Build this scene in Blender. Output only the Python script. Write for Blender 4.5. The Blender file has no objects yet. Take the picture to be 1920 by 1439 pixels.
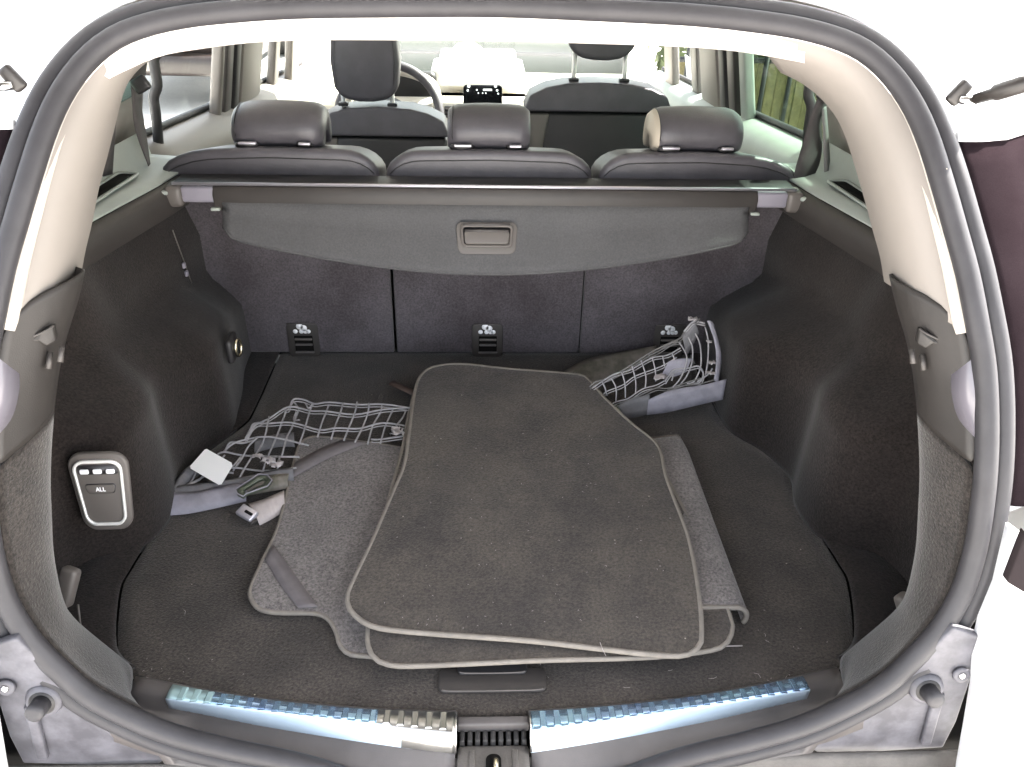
import bpy, bmesh, math, random
from mathutils import Vector, Matrix
random.seed(7)
R = math.radians
sc = bpy.context.scene
col = sc.collection

# ------------------------------------------------------------------ camera, sky, sun, exposure
cam_d = bpy.data.cameras.new('camera'); cam = bpy.data.objects.new('camera', cam_d); col.objects.link(cam)
CAM = Vector((-.019, -.743, .953)); F_PX = 1550.0
pit, yaw, rol = R(30.83), R(2.65), R(1.41)
Fw = Vector((math.sin(yaw)*math.cos(pit), math.cos(yaw)*math.cos(pit), -math.sin(pit)))
Rt = Vector((math.cos(yaw), -math.sin(yaw), 0)); Up = Rt.cross(Fw)
Rc = Rt*math.cos(rol) + Up*math.sin(rol); Uc = -Rt*math.sin(rol) + Up*math.cos(rol)
mw = Matrix((Rc, Uc, -Fw)).transposed().to_4x4(); mw.translation = CAM
cam.matrix_world = mw
cam_d.sensor_width = 36; cam_d.lens = F_PX/1920*36
cam_d.clip_start = .02; cam_d.clip_end = 400
sc.camera = cam

SUN_EL, SUN_ROT = R(48), R(62)
w = bpy.data.worlds.new('World'); sc.world = w; w.use_nodes = True
nt = w.node_tree; bg = nt.nodes['Background']
sky = nt.nodes.new('ShaderNodeTexSky'); sky.sky_type = 'NISHITA'; sky.sun_disc = False
sky.sun_elevation = SUN_EL; sky.sun_rotation = SUN_ROT; sky.air_density = 1.0; sky.dust_density = 2.5; sky.ozone_density = .6
hs = nt.nodes.new('ShaderNodeHueSaturation'); hs.inputs['Saturation'].default_value = .30      # hazy white summer sky
nt.links.new(sky.outputs[0], hs.inputs['Color']); nt.links.new(hs.outputs[0], bg.inputs[0]); bg.inputs[1].default_value = .13
sd = bpy.data.lights.new('sun', 'SUN'); sd.energy = 4.0; sd.angle = R(.53); sd.color = (1, .95, .88)
so = bpy.data.objects.new('sun', sd); col.objects.link(so)
sv = Vector((math.sin(SUN_ROT)*math.cos(SUN_EL), math.cos(SUN_ROT)*math.cos(SUN_EL), math.sin(SUN_EL)))
so.rotation_euler = sv.to_track_quat('Z', 'Y').to_euler()
sc.view_settings.view_transform = 'Standard'; sc.view_settings.look = 'None'
sc.view_settings.exposure = 3.25; sc.view_settings.gamma = 1
sc.render.engine = 'CYCLES'
sc.cycles.use_denoising = True
sc.cycles.max_bounces = 10; sc.cycles.diffuse_bounces = 6; sc.cycles.glossy_bounces = 4
sc.cycles.transparent_max_bounces = 12; sc.cycles.caustics_reflective = False; sc.cycles.caustics_refractive = False
sc.cycles.sample_clamp_indirect = 6

# ------------------------------------------------------------------ photo pixel -> point at a known distance
def ray(px, py): return Fw + Rc*((px-960)/F_PX) + Uc*((719.5-py)/F_PX)
def at(px, py, x=None, y=None, z=None):
    d = ray(px, py)
    t = (x-CAM.x)/d.x if x is not None else (y-CAM.y)/d.y if y is not None else (z-CAM.z)/d.z
    return CAM + d*t
def at_plane(px, py, p, n):
    d = ray(px, py); n = Vector(n)
    return CAM + d*((Vector(p)-CAM).dot(n)/d.dot(n))

# ------------------------------------------------------------------ materials
def mat(name, c, rough=.5, metal=0, spec=.5, bump=0, bscale=300, var=0, vscale=12, vcol=None, coat=0, sheen=0, emit=None, estr=1, fleck=0, fine=0, fscale=900):
    m = bpy.data.materials.new(name); m.use_nodes = True
    n = m.node_tree; b = n.nodes['Principled BSDF']; L = n.links.new
    b.inputs['Roughness'].default_value = rough; b.inputs['Metallic'].default_value = metal
    b.inputs['Specular IOR Level'].default_value = spec
    b.inputs['Coat Weight'].default_value = coat; b.inputs['Sheen Weight'].default_value = sheen
    b.inputs['Base Color'].default_value = (*c, 1)
    if emit: b.inputs['Emission Color'].default_value = (*emit, 1); b.inputs['Emission Strength'].default_value = estr
    tc = n.nodes.new('ShaderNodeTexCoord')
    cur = None
    def mix(a, bcol, fac, typ='MIX'):
        x = n.nodes.new('ShaderNodeMix'); x.data_type = 'RGBA'; x.blend_type = typ
        if isinstance(fac, float): x.inputs[0].default_value = fac
        else: L(fac, x.inputs[0])
        if a is None: x.inputs[6].default_value = (*c, 1)
        else: L(a, x.inputs[6])
        if isinstance(bcol, tuple): x.inputs[7].default_value = (*bcol, 1)
        else: L(bcol, x.inputs[7])
        return x.outputs[2]
    def noise(s, det=4, ro=.6):
        x = n.nodes.new('ShaderNodeTexNoise'); x.inputs['Scale'].default_value = s; x.inputs['Detail'].default_value = det; x.inputs['Roughness'].default_value = ro
        L(tc.outputs['Object'], x.inputs['Vector']); return x.outputs[0]
    def ramp(src, lo, hi):
        x = n.nodes.new('ShaderNodeMapRange'); x.inputs[1].default_value = lo; x.inputs[2].default_value = hi
        L(src, x.inputs[0]); return x.outputs[0]
    if var:
        vc = vcol or tuple(min(1, v*(1+var)) for v in c)
        cur = mix(cur, vc, ramp(noise(vscale), .38, .66))
    if fine:
        nn = ramp(noise(fscale, 2, .7), .3, .72)
        mr = n.nodes.new('ShaderNodeMapRange'); mr.inputs[3].default_value = 1-fine; mr.inputs[4].default_value = 1+fine; L(nn, mr.inputs[0])
        cb = n.nodes.new('ShaderNodeCombineColor'); [L(mr.outputs[0], cb.inputs[k]) for k in range(3)]
        cur = mix(cur, cb.outputs[0], 1.0, 'MULTIPLY')
    if fleck:
        v = n.nodes.new('ShaderNodeTexVoronoi'); v.inputs['Scale'].default_value = 55; L(tc.outputs['Object'], v.inputs['Vector'])
        s = n.nodes.new('ShaderNodeMath'); s.operation = 'LESS_THAN'; s.inputs[1].default_value = .07; L(v.outputs[0], s.inputs[0])
        s2 = n.nodes.new('ShaderNodeSeparateColor'); L(v.outputs['Color'], s2.inputs[0])
        s3 = n.nodes.new('ShaderNodeMath'); s3.operation = 'LESS_THAN'; s3.inputs[1].default_value = fleck; L(s2.outputs[0], s3.inputs[0])
        s4 = n.nodes.new('ShaderNodeMath'); s4.operation = 'MULTIPLY'; L(s.outputs[0], s4.inputs[0]); L(s3.outputs[0], s4.inputs[1])
        cur = mix(cur, (.3, .27, .22), s4.outputs[0])
    if cur is not None: L(cur, b.inputs['Base Color'])
    if bump:
        bn = n.nodes.new('ShaderNodeBump'); bn.inputs['Strength'].default_value = bump; bn.inputs['Distance'].default_value = .002
        L(noise(bscale, 3), bn.inputs['Height']); L(bn.outputs[0], b.inputs['Normal'])
    return m
def glass(name, tint, refl=.10):
    m = bpy.data.materials.new(name); m.use_nodes = True; n = m.node_tree; n.nodes.clear(); L = n.links.new
    o = n.nodes.new('ShaderNodeOutputMaterial'); t = n.nodes.new('ShaderNodeBsdfTransparent'); g = n.nodes.new('ShaderNodeBsdfGlossy'); x = n.nodes.new('ShaderNodeMixShader')
    fr = n.nodes.new('ShaderNodeFresnel'); fr.inputs[0].default_value = 1.45
    mu = n.nodes.new('ShaderNodeMath'); mu.operation = 'MULTIPLY'; mu.inputs[1].default_value = refl*6; L(fr.outputs[0], mu.inputs[0])
    t.inputs[0].default_value = (*tint, 1); g.inputs['Roughness'].default_value = .01
    L(mu.outputs[0], x.inputs[0]); L(t.outputs[0], x.inputs[1]); L(g.outputs[0], x.inputs[2]); L(x.outputs[0], o.inputs[0]); return m

M = {}
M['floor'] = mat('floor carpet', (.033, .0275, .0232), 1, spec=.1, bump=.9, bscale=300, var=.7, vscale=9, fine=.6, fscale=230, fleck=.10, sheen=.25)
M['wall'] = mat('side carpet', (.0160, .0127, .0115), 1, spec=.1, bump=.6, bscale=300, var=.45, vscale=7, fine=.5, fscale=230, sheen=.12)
M['lip'] = mat('lip carpet', (.0175, .0148, .0132), 1, spec=.12, bump=.7, bscale=300, var=.5, vscale=22, fine=.6, fscale=230, sheen=.25, fleck=.05)
M['seatback'] = mat('seat back felt', (.098, .088, .096), .95, spec=.15, bump=.4, bscale=300, var=.5, vscale=5, vcol=(.056, .048, .052), fine=.3, fscale=230, sheen=.2)
M['mat'] = mat('mat pile', (.074, .0625, .0515), 1, spec=.1, bump=.9, bscale=300, var=.5, vscale=9, vcol=(.044, .037, .0325), fine=.42, fscale=230, sheen=.25, fleck=.06)
M['mat_light'] = mat('worn mat pile', (.130, .117, .112), 1, spec=.1, bump=.8, bscale=300, var=.3, vscale=12, fine=.5, fscale=230, sheen=.3)
M['band'] = mat('corner band', (.125, .112, .116), .8, bump=.3, bscale=500, var=.2, vscale=40)
M['binding'] = mat('edge binding', (.17, .152, .132), .75, bump=.5, bscale=600, var=.25, vscale=60)
M['rubber'] = mat('seal rubber', (.029, .0278, .0305), .52, spec=.32, var=.22, vscale=25, bump=.06, bscale=500, fleck=.012)
M['rubber_dark'] = mat('dark rubber', (.02, .019, .019), .6, var=.3)
M['plastic'] = mat('grained dark plastic', (.038, .0335, .031), .5, spec=.45, bump=.12, bscale=700, var=.15, vscale=10)
M['plastic_dark'] = mat('dark trim plastic', (.021, .0185, .017), .5, spec=.4, bump=.12, bscale=700, var=.2, vscale=14)
M['pod'] = mat('dash pod with sunlight in colour', (.86, .85, .83), .7)  # beige pod, sunlight put into a near-white colour
M['plastic_grey'] = mat('grey sill plastic', (.085, .077, .075), .5, spec=.4, bump=.1, bscale=700, var=.15, vscale=20, fleck=.02)
M['plastic_brown'] = mat('warm grey plastic', (.11, .098, .09), .5, bump=.05, bscale=700)
M['plastic_lav'] = mat('glossy plastic with sky sheen in colour', (.12, .112, .13), .28, spec=.6)  # pale lavender stands for the sky it reflects
M['frame'] = mat('bright silver frame', (.85, .84, .81), .35, metal=.25)
M['beige_dark'] = mat('beige dashboard side', (.5, .45, .38), .6)
M['beige'] = mat('beige trim', (.198, .179, .162), .55, spec=.3, bump=.05, bscale=900, var=.05, vscale=4)
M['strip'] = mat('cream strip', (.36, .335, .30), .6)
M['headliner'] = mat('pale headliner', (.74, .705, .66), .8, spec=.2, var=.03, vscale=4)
M['ledge'] = mat('grey plastic tinted by window light', (.33, .36, .33), .5, spec=.4, bump=.06, bscale=700, var=.1)  # green cast of the window light mixed into the grey
M['leather'] = mat('black leather', (.060, .056, .064), .42, spec=.5, bump=.18, bscale=330, var=.25, vscale=18)
M['leather_lit'] = mat('leather side painted lit', (.42, .37, .30), .5, bump=.15, bscale=330)  # lit end of a black headrest, its light put into the colour
M['chrome'] = mat('satin chrome', (.86, .85, .83), .18, metal=1)
M['steel'] = mat('brushed plate', (.42, .42, .41), .3, metal=1, var=.25, vscale=30)
M['film'] = mat('blue protective film on plate', (.22, .33, .52), .16, metal=.75, spec=.6, coat=.6, var=.5, vscale=26, vcol=(.33, .52, .66))
M['film_sky'] = mat('film with sky reflection painted in', (.60, .74, .86), .3, metal=.1, coat=.5, var=.12, vscale=20, vcol=(.66, .8, .92))  # bright sky reflection on the plate slope painted as a pale colour
M['film_aqua'] = mat('aqua film', (.50, .72, .74), .2, metal=.5, coat=.5)
M['white'] = mat('white paint', (.84, .85, .86), .3, coat=.5)
M['flange'] = mat('lavender grey flange', (.056, .0545, .063), .5, spec=.35, var=.28, vscale=28, vcol=(.105, .103, .118))  # flange coloured darker and greyer than the white body
M['lamp'] = mat('dark lamp lens', (.013, .009, .0105), .95, spec=.0, var=.6, vscale=9, vcol=(.018, .013, .015), fine=.3)
M['reflector'] = mat('dark reflector', (.022, .018, .019), .95, spec=0)
M['bumper'] = mat('textured bumper plastic', (.075, .068, .062), .6, bump=.4, bscale=250, var=.4, vscale=30)
M['strut'] = mat('strut tube', (.018, .015, .0135), .45)
M['cover'] = mat('cover vinyl', (.078, .077, .079), .75, spec=.3, bump=.3, bscale=450, var=.12, vscale=8, fine=.14, fscale=260)
M['silver'] = mat('silver edge', (.62, .60, .66), .35, metal=.7)
M['cassette'] = mat('lavender grey cassette end', (.24, .225, .265), .5)
M['cord'] = mat('net cord', (.25, .243, .25), .8, var=.3, vscale=80)
M['cord_dark'] = mat('dark net cord', (.12, .115, .112), .8, var=.3, vscale=80)
M['hem'] = mat('silver hem ribbon', (.20, .192, .222), .55, var=.35, vscale=30, bump=.4, bscale=120)
M['hem_dark'] = mat('grey hem ribbon', (.11, .107, .113), .6, var=.3, vscale=40, bump=.4, bscale=120)
M['gauze'] = mat('olive folded strap', (.085, .082, .062), .6, var=.8, vscale=35, vcol=(.17, .15, .13))
M['tag'] = mat('white tag', (.9, .9, .9), .6)
M['green_dark'] = mat('dark green buckle', (.055, .065, .045), .3, spec=.6)
M['strap_beige'] = mat('pale strap', (.36, .32, .31), .6, var=.2, vscale=40)
M['brown'] = mat('reddish brown strip', (.075, .052, .045), .6, var=.3, vscale=60)
M['icon'] = mat('white print', (.9, .9, .92), .5)
M['brass'] = mat('zinc steel', (.75, .68, .5), .25, metal=1)
M['void'] = mat('black recess', (.008, .0075, .007), .9, spec=.1)
M['screen'] = mat('screen glass', (.008, .009, .011), .12, spec=.6)
M['screen_icon'] = mat('screen icons', (.5, .5, .5), .5, emit=(.8, .9, .85), estr=.22)
M['dash'] = mat('beige dashboard', (.70, .66, .59), .7)
M['black'] = mat('black plastic', (.018, .017, .018), .45, var=.2)
M['belt'] = mat('seat belt webbing', (.04, .035, .035), .7, bump=.4, bscale=600, var=.2, vscale=40)
M['belt_grey'] = mat('grey belt webbing', (.16, .155, .15), .7, bump=.3, bscale=600)
M['ground'] = mat('sunlit concrete', (.74, .71, .67), .9, bump=.3, bscale=40, var=.12, vscale=2, fine=.08, fscale=60)
M['brown_paint'] = mat('brown car paint', (.014, .0075, .005), .4, coat=.2)
M['grey_paint'] = mat('grey green paint', (.06, .068, .060), .5, spec=.2, var=.15, vscale=1.5)
M['bamboo'] = mat('reed panel', (.115, .098, .045), .8, var=.5, vscale=14, fine=.3, fscale=60)
M['iron'] = mat('black iron', (.012, .012, .012), .6)
M['amber'] = mat('amber lamp', (.5, .36, .16), .3)
M['glass'] = glass('green tinted glass', (.47, .55, .49), .004)
M['sun_patch_glass'] = glass('dark green glass of added sun patch pane', (.41, .48, .44), .004)
M['windscreen'] = glass('windscreen glass', (.88, .91, .88), .015)
M['glass_clear'] = glass('side glass', (.94, .96, .95), .004)
M['dark_glass'] = mat('dark car glass', (.05, .045, .042), .08, spec=.8)
M['leaf'] = mat('sunlit leaves', (.05, .065, .025), .7, var=.8, vscale=9)

# ------------------------------------------------------------------ object helpers
def thing(name, label, cat, loc=(0, 0, 0), group=None):
    o = bpy.data.objects.new(name, None); col.objects.link(o); o.location = loc; o.empty_display_size = .05
    o['label'] = label; o['category'] = cat
    if group: o['group'] = group
    return o
def tag(o, label, cat, group=None):
    o['label'] = label; o['category'] = cat
    if group: o['group'] = group
    return o
def parent_to(o, p):
    if p is not None:
        o.parent = p
        if p.parent is None: o.matrix_parent_inverse = Matrix.Translation(-p.location)
def mesh(name, vs, fs, m, parent=None, smooth=True, solid=0, off=-1, bevel=0, bseg=2, sub=0):
    me = bpy.data.meshes.new(name); me.from_pydata([tuple(v) for v in vs], [], fs); me.validate(); me.update()
    bm = bmesh.new(); bm.from_mesh(me)
    bmesh.ops.remove_doubles(bm, verts=bm.verts, dist=1e-6)
    if not solid: bmesh.ops.recalc_face_normals(bm, faces=bm.faces)
    bm.to_mesh(me); bm.free()
    o = bpy.data.objects.new(name, me); col.objects.link(o); me.materials.append(m)
    if smooth:
        for p in me.polygons: p.use_smooth = True
    if sub: s = o.modifiers.new('sub', 'SUBSURF'); s.levels = sub; s.render_levels = sub
    if solid: s = o.modifiers.new('solid', 'SOLIDIFY'); s.thickness = solid; s.offset = off
    if bevel:
        s = o.modifiers.new('bev', 'BEVEL'); s.width = bevel; s.segments = bseg; s.limit_method = 'ANGLE'; s.angle_limit = R(35); s.harden_normals = False
    parent_to(o, parent)
    return o
def cr(pts, k=6, closed=False):
    P = [Vector(p) for p in pts]; n = len(P); out = []
    for i in range(n if closed else n-1):
        if closed: a, b, c, d = P[(i-1) % n], P[i], P[(i+1) % n], P[(i+2) % n]
        else: a, b, c, d = P[max(i-1, 0)], P[i], P[i+1], P[min(i+2, n-1)]
        for j in range(k):
            t = j/k
            out.append(.5*((2*b)+(c-a)*t+(2*a-5*b+4*c-d)*t*t+(3*b-a-3*c+d)*t**3))
    if not closed: out.append(P[-1].copy())
    return out
def resample(P, n, closed=False):
    Q = list(P)+([P[0]] if closed else []); D = [0]
    for a, b in zip(Q, Q[1:]): D.append(D[-1]+(b-a).length)
    out = []; j = 0
    for i in range(n):
        s = D[-1]*i/(n if closed else n-1)
        while j < len(D)-2 and D[j+1] < s: j += 1
        t = (s-D[j])/max(1e-9, D[j+1]-D[j]); out.append(Q[j].lerp(Q[j+1], min(1, t)))
    return out
def tube_data(P, r, segs=8, closed=False, up=Vector((0, 0, 1)), flat=1.0):
    n = len(P); vs = []; fs = []; nrm = None
    for i in range(n):
        a = P[(i-1) % n] if closed or i > 0 else P[i]; b = P[(i+1) % n] if closed or i < n-1 else P[i]
        t = (b-a).normalized()
        if nrm is None:
            nrm = up-t*up.dot(t)
            if nrm.length < .05: nrm = Vector((0, 1, 0))-t*t.y
        nrm = (nrm-t*nrm.dot(t)).normalized(); bn = t.cross(nrm)
        rr = r[i] if isinstance(r, (list, tuple)) else r
        for k in range(segs):
            A = 2*math.pi*k/segs; vs.append(P[i]+nrm*(math.cos(A)*rr*flat)+bn*(math.sin(A)*rr))
    for i in range(n if closed else n-1):
        for k in range(segs):
            a = i*segs+k; b = i*segs+(k+1) % segs; c = ((i+1) % n)*segs+(k+1) % segs; d = ((i+1) % n)*segs+k
            fs.append((a, b, c, d))
    if not closed: fs.append(tuple(range(segs))[::-1]); fs.append(tuple(range((n-1)*segs, n*segs)))
    return vs, fs
def tube(name, P, r, m, parent=None, segs=8, closed=False, up=Vector((0, 0, 1)), flat=1.0):
    vs, fs = tube_data([Vector(p) for p in P], r, segs, closed, up, flat)
    return mesh(name, vs, fs, m, parent)
def sheet(name, rows, m, parent=None, solid=.003, off=-1, closed=False, sub=0, smooth=True):
    n = len(rows[0]); vs = [v for r in rows for v in r]; fs = []
    for i in range(len(rows)-1):
        for j in range(n if closed else n-1):
            fs.append((i*n+j, i*n+(j+1) % n, (i+1)*n+(j+1) % n, (i+1)*n+j))
    return mesh(name, vs, fs, m, parent, smooth=smooth, solid=solid, off=off, sub=sub)
def box(name, c, s, m, parent=None, r=.004, rot=(0, 0, 0), seg=3):
    from mathutils import Euler
    E = Euler(rot).to_matrix(); c = Vector(c); x, y, z = s[0]/2, s[1]/2, s[2]/2
    vs = [c+E @ Vector((i*x, j*y, k*z)) for i in (-1, 1) for j in (-1, 1) for k in (-1, 1)]
    fs = [(0, 1, 3, 2), (4, 6, 7, 5), (0, 4, 5, 1), (2, 3, 7, 6), (0, 2, 6, 4), (1, 5, 7, 3)]
    return mesh(name, vs, fs, m, parent, smooth=r > 0, bevel=min(r, min(s)*.49), bseg=seg)
def prism(name, P, d, m, parent=None, bevel=.004, seg=3, smooth=True):
    # closed outline P (3D points) pushed along vector d, edges rounded
    n = len(P); P = [Vector(p) for p in P]; d = Vector(d)
    vs = P+[p+d for p in P]; fs = [tuple(range(n))[::-1], tuple(range(n, 2*n))]
    fs += [(i, (i+1) % n, n+(i+1) % n, n+i) for i in range(n)]
    return mesh(name, vs, fs, m, parent, smooth=smooth, bevel=bevel, bseg=seg)
def rrect(w_, h_, r, k=5, taper=1.0):
    out = []
    for cx, cy, a0 in ((1, 1, 0), (-1, 1, 90), (-1, -1, 180), (1, -1, 270)):
        for j in range(k+1):
            A = R(a0+90*j/k); x = cx*(w_/2-r)+r*math.cos(A); y = cy*(h_/2-r)+r*math.sin(A)
            out.append((x*(1-(1-taper)*(.5-y/h_)), y))
    return out
def ring(name, outer, inner, d, m, parent=None, bevel=.001):
    n = len(outer); d = Vector(d); vs = list(outer)+list(inner)+[p+d for p in outer]+[p+d for p in inner]; fs = []
    for i in range(n):
        j = (i+1) % n
        fs += [(i, j, n+j, n+i), (2*n+i, 3*n+i, 3*n+j, 2*n+j), (i, 2*n+i, 2*n+j, j), (n+i, n+j, 3*n+j, 3*n+i)]
    return mesh(name, vs, fs, m, parent, bevel=0)
def lerp(a, b, t): return a+(b-a)*t
def interp(x, X, Y):
    if x <= X[0]: return Y[0]
    for i in range(len(X)-1):
        if x <= X[i+1]: return lerp(Y[i], Y[i+1], (x-X[i])/(X[i+1]-X[i]))
    return Y[-1]
def sstep(t): t = max(0, min(1, t)); return t*t*(3-2*t)

# ------------------------------------------------------------------ ground
g = 9
vs = [(-90+180*i/g, -60+180*j/g, -.66) for i in range(g+1) for j in range(g+1)]
fs = [(i*(g+1)+j, (i+1)*(g+1)+j, (i+1)*(g+1)+j+1, i*(g+1)+j+1) for i in range(g) for j in range(g)]
go = mesh('ground', vs, fs, M['ground']); go['kind'] = 'structure'

# ================================================================== THE CAR
car = thing('car', 'white car seen through its open boot, beige pillars and black carpet', 'car', (0, 1.5, -.66))
SZ = [-.2, -.08, -.03, .05, .2, .4, .55, .7, .85, .95, 1.2]
SY = [-.17, -.12, -.09, -.07, -.04, .02, .09, .19, .34, .46, .8]
def S(z): return interp(z, SZ, SY)
HP = [(0, .84), (.12, .838), (.235, .835), (.32, .829), (.375, .822), (.42, .811), (.45, .797), (.475, .776), (.495, .748), (.508, .716), (.521, .675), (.535, .63), (.547, .59),
      (.557, .545), (.570, .495), (.577, .44), (.581, .384), (.584, .33), (.583, .28), (.574, .228), (.556, .183), (.53, .14), (.497, .098), (.445, .060), (.395, .034), (.33, .013), (.28, 0), (.235, -.014), (.18, -.036), (.1, -.055), (0, -.058)]
full = [Vector((x, S(z), z)) for x, z in HP] + [Vector((-x, S(z), z)) for x, z in HP[-2:0:-1]]
open_c = resample(cr(full, 4, True), 220, True)
N0 = len(open_c)
nS, latS = [], []
for i in range(N0):
    t = (open_c[(i+1) % N0]-open_c[i-1]).normalized()
    z = open_c[i].z; dy = (S(z+.02)-S(z-.02))/.04
    n = Vector((0, -1, dy)).normalized(); nS.append(n)          # towards the viewer, out of the car
    latS.append(t.cross(n).normalized())
if latS[0].z < 0: latS = [-v for v in latS]                     # points away from the opening's middle
def off(lat, nor=0): return [open_c[i]+latS[i]*lat+nS[i]*nor for i in range(N0)]
def yfix(P): return P
tube('door_seal', off(-.0112, .004), .0128, M['rubber'], car, 14, True)
tube('seal_flange', off(.0122, -.003), .0126, M['rubber'], car, 14, True)
sheet('seal_gutter', [off(.018, -.008), off(.026, -.004), off(.030, -.012), off(.034, -.06)], M['plastic_grey'], car, .002, closed=True)

idx_s = [i for i in range(N0) if open_c[i].z > .30]
st0 = next(i for i in range(N0) if open_c[i].z <= .30 and open_c[(i+1) % N0].z > .30)
idx_s = [(st0+1+k) % N0 for k in range(len(idx_s))]
sheet('body_surround', [[open_c[i]+latS[i]*a+Vector((0, b, 0)) for i in idx_s] for a, b in ((.030, .028), (.034, .036), (.05, .044), (.11, .07), (.20, .14), (.40, .30))], M['white'], car, .003, off=0)
# half of the opening as rows keyed by z (right side), mirrored through sx
def half(z): return interp(z, [p[1] for p in HP[::-1]], [p[0] for p in HP[::-1]])
LZ = [.530, .508, .470, .434, .392, .323, .267, .218, .155, .118, .075, .036, .006]
LX = [.486, .493, .512, .525, .534, .547, .553, .558, .558, .552, .540, .524, .503]
LY = [.185, .170, .150, .135, .118, .097, .080, .066, .052, .050, .058, .064, .062]
A_pts = {}
for sx in (-1, 1):
    # ---- carpet lip of the opening
    seal_in = [o for o in off(-.020, -.004)]
    sel = [p for p in seal_in if p.x*sx > .40 and p.z < .53]
    sel.sort(key=lambda p: -p.z if p.z > .07 else -p.z)
    top = [p for p in sel]
    A = resample(top, 34)
    C = resample(cr([Vector((sx*x, y, z)) for x, y, z in zip(LX, LY, LZ)], 6), 34)
    A[-1] = Vector((sx*.462, S(.06)+.004, .052))
    A = resample(A, 34)
    B1 = [a.lerp(c, .34)+Vector((0, -.012 if a.z < .3 else -.008, 0)) for a, c in zip(A, C)]
    B2 = [a.lerp(c, .72)+Vector((-sx*.006, -.010, .002)) for a, c in zip(A, C)]
    for i in range(7):
        for r_ in (B1, B2, C): r_[i] = r_[i]+Vector((0, .004, .022))*(1-i/7)
    D = [c+Vector((sx*.012, .012, 0)) for c in C]
    E2 = [c+Vector((sx*.065, .030, 0)) for c in C]
    kk = 9
    rows = [A, B1, B2, C, D, E2]
    sheet('lip_trim', [r[kk:] for r in rows], M['lip'], car, .004, off=0, sub=1)
    sheet('upper_lip_trim', [r[:kk+1] for r in rows], M['plastic_dark'], car, .004, off=0, sub=1)
    A_pts[sx] = A
    # ---- glossy plastic corner piece next to the seal, sky reflection in its pale colour
    f = [at(px, py, y=yy) for px, py, yy in ((1822, 618, .098), (1800, 640, .110), (1788, 690, .100), (1790, 730, .088), (1803, 770, .075), (1832, 803, .050))]
    e = [at(px, py, y=yy) for px, py, yy in ((1826, 618, .085), (1826, 650, .078), (1830, 690, .064), (1834, 730, .052), (1838, 770, .040), (1842, 803, .030))]
    f = [Vector((sx*(p.x-.012), p.y-.020, p.z)) for p in f]; e = [Vector((sx*(p.x+.010), p.y-.008, p.z)) for p in e]
    m_ = [p.lerp(q, .45)+Vector((-sx*.002, -.010*math.sin(math.pi*k/5), .001)) for k, (p, q) in enumerate(zip(f, e))]
    sheet('corner_piece', [cr(f, 4), cr(m_, 4), cr(e, 4)], M['plastic_lav'], car, .003, off=0)
    # ---- carpeted side wall with pocket, ridge and wheel arch
    low = [(.60, .055), (.655, .11), (.672, .19), (.655, .27), (.60, .305), (.566, .345), (.558, .42), (.575, .50), (.55, .585), (.505, .655), (.492, .72), (.487, .80), (.487, .90), (.487, 1.04)]
    low = low[:9]+([(.503, .655), (.495, .72), (.497, .80), (.507, .90), (.515, 1.04)] if sx > 0 else [(.518, .655), (.522, .72), (.532, .80), (.550, .90), (.556, 1.04)])
    high = [(.60, .06), (.67, .11), (.695, .20), (.695, .30), (.69, .37), (.675, .43), (.665, .47), (.655, .53), (.660, .60), (.658, .66), (.654, .73), (.645, .80), (.630, .90), (.618, 1.04)]
    hh = [.30, .30, .30, .29, .285, .28, .285, .275, .265, .255, .25, .24, .205, .18]
    K = 5
    lo = cr([(sx*x, y, 0) for x, y in low], K); hi = cr([(sx*x, y, 0) for x, y in high], K); H = cr([(h, 0, 0) for h in hh], K)
    rows = []
    for j in range(23):
        z = -.01+.455*j/22; row = []
        for a, b, h in zip(lo, hi, H):
            t = sstep((z-(h.x-.065))/.095)
            p = a.lerp(b, t); p.z = z
            lean = max(0, z-.05)/.4
            p.x += sx*(.012*lean if t < .5 else .045*max(0, z-.30)/.145)
            if p.y > .98: p.x = sx*max(abs(p.x), .507)
            row.append(p)
        rows.append(row)
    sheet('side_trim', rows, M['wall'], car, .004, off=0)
    # pocket bottom beside the load floor
    FLx = [(.50, .066), (.54, .105), (.576, .215), (.577, .27), (.573, .339), (.577, .425), (.578, .529), (.545, .60), (.50, .68), (.49, .75), (.488, 1.02)]
    inner = cr([(sx*(x+.0018), y, .004) for x, y in FLx], 5)
    outer = [Vector((p.x+sx*(.11 if p.y < .5 else .085), p.y, .010)) for p in inner]
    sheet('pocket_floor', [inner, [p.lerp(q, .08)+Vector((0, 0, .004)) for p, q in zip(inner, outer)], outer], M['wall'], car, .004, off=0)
    # ---- plastic strip above the carpet and the ledge under the window
    LE = cr([(sx*x, y, z) for x, y, z in ((.755, .20, .452), (.735, .36, .450), (.712, .52, .448), (.69, .645, .446), (.668, .76, .444), (.645, .88, .442), (.62, 1.06, .440))], 5)
    S1 = [p+Vector((-sx*.012, 0, -.02)) for p in LE]; S2 = [p+Vector((-sx*.022, 0, -.055)) for p in LE]; S3 = [p+Vector((-sx*.008, 0, -.062)) for p in LE]
    sheet('upper_side_trim', [[p+Vector((0, 0, -.004)) for p in LE], S1, S2, S3], M['plastic'], car, .003, off=0)
    LO = [p+Vector((sx*(.082+.05*max(0, p.y-.6)), 0, .008)) for p in LE]
    ledge = sheet('window_ledge', [LE, [p.lerp(q, .5) for p, q in zip(LE, LO)], LO, [q+Vector((sx*.01, 0, .05)) for q in LO]], M['ledge'], car, .004, off=0)
    # slot in the ledge with a raised rim
    c = at(1603, 371, z=.452); c = Vector((sx*(c.x+.008), c.y, .4545))
    dirv = Vector((sx*-.10, 1, 0)).normalized(); nx = Vector((0, 0, 1)).cross(dirv)
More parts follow.
